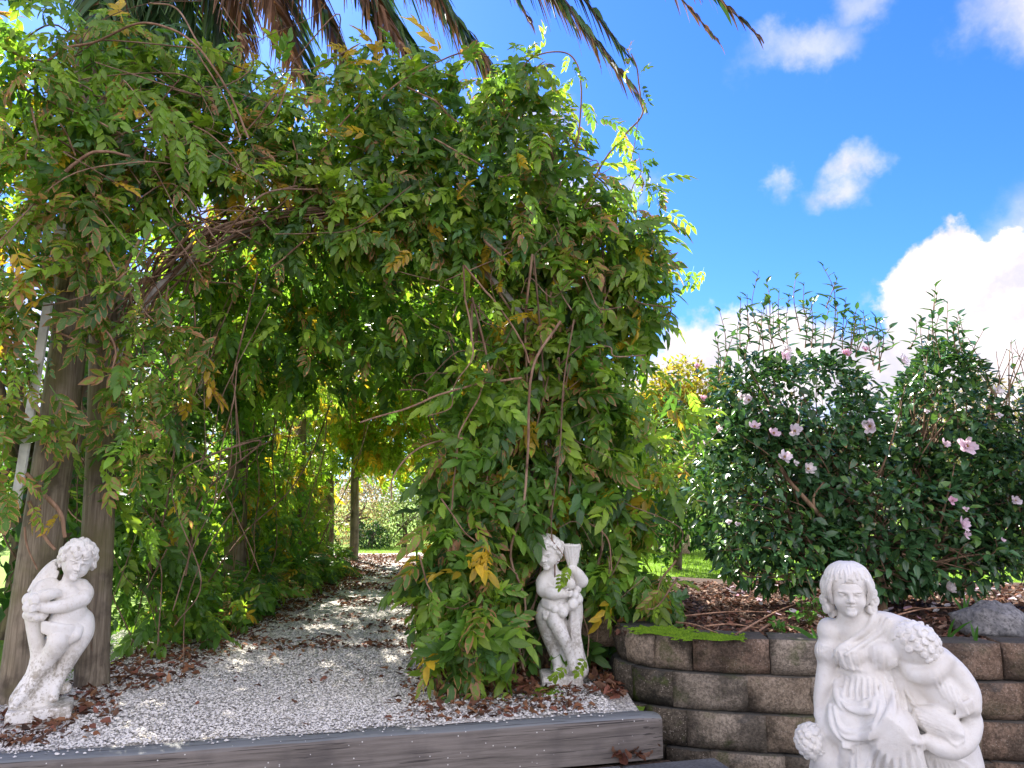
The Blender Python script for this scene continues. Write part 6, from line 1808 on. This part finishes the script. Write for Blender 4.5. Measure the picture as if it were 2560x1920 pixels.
# mesh fence behind the lawn on the right
fx0, fy0 = W(1640, 1300, 12.2)[0], 12.2
fence = thing('mesh_fence', 'low black wire mesh fence with a pale stone pier across the lawn behind the vine', 'fence', (fx0, fy0, gz(fx0, fy0)))
for k in range(7):
    a = Acc(); box(a, (-.05, -.05, 0), (.05, .05, 1.0), bev=.01); o = a.build('post', M_TIMBERPOST, fence, smooth=False); o.location = (k * 1.25, .02 * k, 0)
a = Acc()
for z in np.linspace(.1, .95, 10): tube(a, [(0, -.05, z), (7.5, .07, z)], .004, 3, cap=False)
for x in np.arange(0, 7.5, .1): tube(a, [(x, -.05 + .016 * x, .05), (x, -.05 + .016 * x, .98)], .003, 3, cap=False)
a.build('wire_mesh', M_WIRE, fence, kind='stuff')
a = Acc(); box(a, (-.03, -.04, 0), (7.55, .04, .07), bev=.008); o = a.build('rail', M_TIMBERPOST, fence, smooth=False); o.location = (0, -.06, .28); o.rotation_euler = (0, 0, .016)
a = Acc(); box(a, (-.16, -.16, 0), (.16, .16, .8), bev=.02); o = a.build('pier', M_BLK[4], fence, smooth=False); o.location = (.25, -.35, 0)

# ------------------------------------------------------------------ ground litter and small plants
DRY = [leaflet(.55, .14, .18, True), leaflet(.45, -.10, -.10, True), leaflet(.6, .2, .3, True)]
for tm in DRY: tm['L'][:, 2] = .5
BROWNS = np.array([(.19, .085, .045), (.26, .13, .07), (.13, .065, .04), (.32, .17, .09), (.22, .09, .06), (.10, .06, .045)])
def litter(name, P, size, label, kind_cols=BROWNS, twigs=None, tilt=.35):
    n = len(P); a = Acc()
    th = rng.random(n) * 6.28; Yd = np.stack([np.cos(th), np.sin(th), rng.normal(size=n) * tilt], 1); Zd = np.array([0, 0, 1.0]) + rng.normal(size=(n, 3)) * tilt
    R = frames(Yd, Zd); T = np.zeros((n, 4)); T[:, :3] = kind_cols[rng.integers(len(kind_cols), size=n)] * (.6 + .7 * rng.random((n, 1)))
    sh = rng.integers(3, size=n); S = size * (.5 + .9 * rng.random(n))
    for q in range(3): j = sh == q; a.inst(DRY[q], P[j], R[j], S[j], T[j])
    if twigs is not None:
        for p in twigs:
            d = rng.normal(size=3) * np.array([1, 1, .08]); d = d / np.linalg.norm(d) * rng.uniform(.04, .16)
            tube(a, [p, p + d * .5 + rng.normal(size=3) * .008, p + d], rng.uniform(.0012, .003), 3, (*(np.array((.16, .10, .07)) * rng.uniform(.6, 1.6)), 0), cap=False)
    return a.build(name, M_LITTER, None, kind='stuff', label=label, category='litter')
# along the path edges and in bands across it
def path_pts(n, tmax=10.5):
    t0 = -1.1 + (tmax + 1.1) * rng.random(n * 6) ** 1.1; s0 = rng.uniform(-1.45, 1.45, n * 6)
    nz = np.array([mnoise.noise(Vector((a_ * .9, b_ * 1.6, 0))) + .5 * mnoise.noise(Vector((a_ * 3, b_ * 4, 5))) for a_, b_ in zip(s0, t0)])
    edgeL = np.clip((-s0 - .78 + .085 * t0) / .3, 0, 1); edgeR = np.clip((s0 - .38 + .02 * t0) / .4, 0, 1)
    w_ = np.clip(np.maximum(edgeL, edgeR) * 1.0 + .85 * (nz > .10) * (t0 > .9) + .03, 0, 1)
    w_ *= np.where((t0 < -.15) & (s0 < .45) & (s0 > -1.1 - .3 * t0), .12, .8)
    k = rng.random(len(t0)) < w_
    t0, s0 = t0[k][:n], s0[k][:n]
    P = O0 + U * t0[:, None] + VX * s0[:, None]; P[:, 2] = .012 + .012 * rng.random(len(P))
    k = (P[:, 1] > front_y(np.minimum(P[:, 0], .7)) + .02) & (P[:, 0] < .66)
    return P[k]
tw = path_pts(1500); tw[:, 2] = .012
litter('leaf_litter', path_pts(17000), .046, 'brown fallen leaves drifted along both edges of the gravel path', twigs=tw)
# litter in the corner between the horn cherub and the wall
q = np.array([W(1290, 1700, 4.5)[:2], W(1480, 1690, 4.7)[:2], W(1560, 1740, 4.3)[:2], W(1600, 1770, 4.2)[:2], W(1500, 1740, 4.35)[:2], W(1400, 1735, 4.4)[:2]])
c0 = np.stack([rng.uniform(-.45, .66, 900), rng.uniform(4.25, 5.1, 900), np.full(900, .02)], 1)
c0 = c0[(c0[:, 1] > 4.18 + .3 * np.clip(.25 - c0[:, 0], 0, 1)) & (c0[:, 0] < .60)]
c0 = c0[~((np.abs(c0[:, 0] - .30) < .17) & (c0[:, 1] < 4.72))]; c0[:, 2] += .02 * rng.random(len(c0)); litter('leaf_litter', c0, .06, 'curled brown leaves heaped round the horn cherub and the wall corner', tilt=.7)
# mulch in the bed
m = np.stack([rng.uniform(.62, 4.6, 15000), rng.random(15000)], 1); Yb = front_y(np.maximum(m[:, 0], .73)) + .08 + 2.4 * m[:, 1] ** 1.3
P = np.stack([m[:, 0], Yb, bed_z(m[:, 0], Yb) + .004 + .012 * rng.random(len(m))], 1)
ti = rng.integers(len(P), size=1500)
litter('bark_mulch', P[:11000], .042, 'reddish bark and leaf mulch covering the raised bed', np.array([(.20, .09, .06), (.26, .14, .09), (.12, .07, .045), (.30, .20, .15), (.17, .08, .055), (.08, .05, .035)]), twigs=P[ti])
SLAB = ['long pale stick at the back of the mulch, left of the tall weed', 'straight dry stick right behind the moss on the wall', 'slanting dry stick pointing up at the woman statue', 'short dry stick leaning beside the small bright weed', 'dry stick lying just behind the moss cushion', 'dry stick between the camellia trunk and the strap leaves', 'short dry stick at the foot of the camellia trunk']
for sk, (x0, y0, x1, y1, z_) in enumerate(((1700, 1545, 1960, 1535, .33), (1760, 1570, 1900, 1575, .32), (1840, 1590, 2030, 1500, .35), (1900, 1580, 1990, 1545, .34), (1690, 1560, 1800, 1590, .32), (2230, 1545, 2400, 1522, .36), (2260, 1530, 2330, 1530, .37))):
    A, B = G(x0, y0, z_), G(x1, y1, z_); A[2] = B[2] = z_ + .01; a = Acc()
    tube(a, catmull([A, (A + B) / 2 + np.array([0, .03, .012]), B], 6), np.linspace(.006, .003, 13), 5, (1.5, 1.35, 1.25, 0))
    a.build('dry_stick', M_STEM, None, label=SLAB[sk], category='stick', group='sticks on the mulch')
# pale petals fallen on the mulch
n = 150; x = rng.uniform(1.6, 4.2, n); y = rng.uniform(4.6, 6.4, n); P = np.stack([x, y, bed_z(x, y) + .03], 1); a = Acc()
th = rng.random(n) * 6.28; R = frames(np.stack([np.cos(th), np.sin(th), 0 * th], 1), np.array([0, -.3, 1.]) + rng.normal(size=(n, 3)) * .5)
T = np.zeros((n, 4)); T[:, :3] = np.array(PINKS)[rng.integers(4, size=n)]; a.inst(PET[0], P, R, .028 + .022 * rng.random(n), T)
a.build('fallen_petals', M_PETAL, None, kind='stuff', label='pale pink camellia petals scattered on the mulch', category='petals')
# individual big curled leaves
LEAFM = []
for k in range(4):
    V = []; L = []; c1, c2_ = [(.5, .9), (-.5, .7), (.9, .3), (.3, 1.3)][k]
    for i in range(7):
        u_ = i / 6
        for j in range(5):
            v_ = j / 2 - 1; wd_ = .40 * math.sin(math.pi * min(1, .06 + .92 * u_)) ** .8
            V.append((v_ * wd_ * (1 - .25 * abs(c1)), u_ - .5, c1 * .35 * v_ * v_ * wd_ * 2 + c2_ * .35 * (u_ - .5) ** 2 + .05 * math.sin(u_ * 9 + v_ * 3 + k))); L.append((abs(v_), u_, .5, 1))
    F = [[i * 5 + j, (i + 1) * 5 + j, (i + 1) * 5 + j + 1, i * 5 + j + 1] for i in range(6) for j in range(4)]
    a = Acc(); a.add(V, None, F, (*[(.17, .075, .042), (.13, .05, .033), (.23, .13, .085), (.16, .09, .06)][k], .4), L); LEAFM.append(a.mesh('fallen_leaf', M_LITTER))
FLV = [(1520 + 6 * k, 1893 - 3 * (k % 4), -.185 + .012 * (k % 3), .10) for k in range(14)] + [(1462 + 8 * k, 1722 + 4 * (k % 4) - k, .015 + .012 * (k % 3), .10) for k in range(12)] + [(1195, 1715, 0, .13), (1480, 1700, .02, .12), (1500, 1712, .03, .11), (1540, 1735, .02, .12), (1560, 1740, .03, .10), (1470, 1725, .01, .1), (1440, 1735, .01, .1), (1520, 1700, .05, .11), (330, 1680, .01, .09), (290, 1790, .01, .09), (125, 1818, .01, .08), (460, 1615, .01, .08), (190, 1790, .01, .07), (735, 1760, .01, .06), (1215, 1740, .01, .07),
       (1500, 1885, -.19, .11), (1545, 1885, -.18, .12), (1580, 1880, -.17, .13), (1600, 1900, -.18, .12), (1560, 1905, -.19, .11), (1625, 1895, -.16, .12), (1640, 1870, -.16, .12), (1610, 1870, -.17, .1)]
for k, (px, py, z_, s_) in enumerate(FLV):
    p = G(px, py, z_); o = link('fallen_leaf', LEAFM[k % 4], None, category='leaf')
    o['label'] = 'large curled brown leaf on the paving where the sleeper meets the wall' if z_ < -.1 else ({330: 'brown leaf on the gravel right of the second left post', 290: 'reddish curled leaf on the white gravel right of the left cherub plinth', 125: 'small brown leaf against the front of the left cherub plinth', 460: 'brown leaf at the edge of the litter beyond the second left post', 190: 'small brown leaf at the right corner of the left cherub plinth', 735: 'lone small brown leaf on the gravel near the middle of the sleeper'}[px] if px < 800 else 'curled brown leaf heaped at the foot of the horn cherub')
    o['group'] = 'curled leaves on the paving' if z_ < -.1 else ('leaves on the gravel' if px < 800 else 'curled leaves at the horn cherub')
    o.location = p + np.array([0, 0, .012]); o.scale = (s_ * .62,) * 3; o.rotation_euler = (rng.normal() * .5, rng.normal() * .5, rng.random() * 6.28)
# white pebbles standing proud of the gravel
n = 85000; tt_ = -1.5 + 4.6 * rng.random(n) ** 1.5; ss_ = rng.uniform(-1.9, 1.55, n); P = O0 + U * tt_[:, None] + VX * ss_[:, None]
k = (P[:, 1] > front_y(np.minimum(P[:, 0], .7)) - .10) & (P[:, 0] < .62); P = P[k]; P = P[~((np.abs(P[:, 0] + 2.36) < .25) & (np.abs(P[:, 1] - 3.86) < .17))]; fy = front_y(P[:, 0]); on = P[:, 1] < fy + .005
P = P[~on | (rng.random(len(P)) < .16 * np.clip(1 - (fy - P[:, 1]) / .12, 0.12, 1))]; n = len(P); P[:, 2] = .008 + .004 * rng.random(n)
octa = tmpl([(1, 0, 0), (0, 1, 0), (-1, 0, 0), (0, -1, 0), (0, 0, .7), (.75, .7, .2)], [(0, 5, 4), (5, 1, 4), (1, 2, 4), (2, 3, 4), (3, 0, 4)], [], np.zeros((6, 4)))
T = np.ones((n, 4)); g_ = rng.random(n); T[:, :3] = np.where(g_[:, None] < .10, .22, np.where(g_[:, None] < .25, .55, .86)) * (.85 + .25 * rng.random((n, 1))) * np.array((1, .96, .89))
a = Acc(); R = np.stack([rotz(t) for t in rng.random(n) * 6.28]); a.inst(octa, P, R, .0032 + .0034 * rng.random(n) + .006 * rng.random(n) ** 6, T)
a.build('pebbles', M_PEB, None, smooth=False, kind='stuff', label='white and grey pebbles loose on the gravel path and sleeper', category='pebbles')
# grass
n = 42000; x = rng.uniform(1.3, 7.5, n); y = rng.uniform(7.2, 12.5, n); P = np.stack([x, y, lawn_z(x, y)], 1)
n2 = 9000; x = rng.uniform(-3.6, .6, n2); y = rng.uniform(15.2, 19, n2); P = np.concatenate([P, np.stack([x, y, lawn_z(x, y)], 1)]); n += n2
bl = tmpl([(-.08, 0, 0), (.08, 0, 0), (.02, .25, 1)], [(0, 1, 2)], [], np.tile((.5, .5, .5, 1), (3, 1)))
T = np.zeros((n, 4)); T[:, :3] = np.array((.20, .34, .03)) * (.6 + .7 * rng.random((n, 1))); a = Acc()
a.inst(bl, P, np.stack([rotz(t) for t in rng.random(n) * 6.28]), .02 + .025 * rng.random(n), T)
a.build('grass', M_GRASS, None, kind='stuff', label='short bright green lawn grass beyond the bed', category='grass')
# weeds and bulb leaves in the bed
def weed(px, py, z_, r, n, label, size=.035):
    p = G(px, py, z_); t = thing('weed_plant', label, 'weed', tuple(p)); a = Acc(); lv = Leaves()
    for k in range(n):
        d = np.array([rng.normal() * .5, rng.normal() * .4 - .1, .5 + .7 * rng.random()]); d = d / np.linalg.norm(d) * r * (.4 + .7 * rng.random())
        tube(a, [np.zeros(3), d * .6 + np.array([0, 0, r * .15]), d], .0015, 4, (.5, .9, .3, 0), cap=False)
        for j in range(3): lv.add((d + rng.normal(size=3) * .012)[None], (d * 1.2 + rng.normal(size=3) * r * .6)[None], np.array([[0, -.4, 1.]]), np.array([size * (.7 + .5 * rng.random())]), np.array([(.10, .24, .03, 0)]) * (.7 + .5 * rng.random()))
    a.build('stalks', M_STEM, t, kind='stuff')
    P, R, S, T = lv.done(); me = [ (lambda ac: (ac.add(tm['V'], tm['F3'], tm['F4'], c, tm['L']), ac.mesh('leaf', M_GRASS))[1])(Acc()) for tm, c in ((CAM_LEAF[2], (.10, .25, .03, 0)), (CAM_LEAF[1], (.07, .19, .03, 0)))]
    for i in range(len(P)):
        o = link('leaf', me[i % 2], t); o.matrix_local = Matrix(np.vstack([np.column_stack([R[i] * S[i], P[i]]), [0, 0, 0, 1]]).tolist())
weed(1945, 1588, .30, .07, 12, 'small bright green weed sprouting behind the top of the wall', .035)
weed(2025, 1565, .32, .17, 26, 'taller bushy green weed at the woman statue\'s shoulder', .034)
def bulb(px, py, z_, hgt, n, label):
    p = G(px, py, z_); t = thing('strap_leaf_plant', label, 'plant', tuple(p))
    for k in range(n):
        d = np.array([rng.normal() * .35, rng.normal() * .25, 1.0]); h = hgt * (.7 + .4 * rng.random()); V = []
        sv = unit(np.cross(d, (0, 1, .1))) * .009
        for f, w_ in ((0, .7), (.35, 1), (.7, .8), (1, .05)):
            c = d * h * f + np.array([d[0], d[1] - .1, -.5]) * h * .35 * f * f; V += [c - sv * w_, c + sv * w_]
        a = Acc(); a.add(V, None, [[2 * q, 2 * q + 1, 2 * q + 3, 2 * q + 2] for q in range(3)], (.07, .19, .03, 0), np.tile((.5, .5, .5, 1), (8, 1))); a.build('leaf', M_GRASS, t)
bulb(2042, 1605, .30, .10, 3, 'little tuft of strap leaves between the weed and the woman statue')
bulb(2300, 1500, .33, .16, 4, 'single clump of yellowish strap leaves under the pink flower')
bulb(2412, 1540, .33, .16, 5, 'upright green strap leaves beside the grey rock')
bulb(2440, 1610, .30, .16, 2, 'pair of strap leaves in front of the grey rock')
bulb(2370, 1600, .30, .15, 2, 'drooping strap leaves left of the grey rock')
bulb(1690, 1562, .30, .16, 3, 'thin green shoots standing in the moss on the wall end')
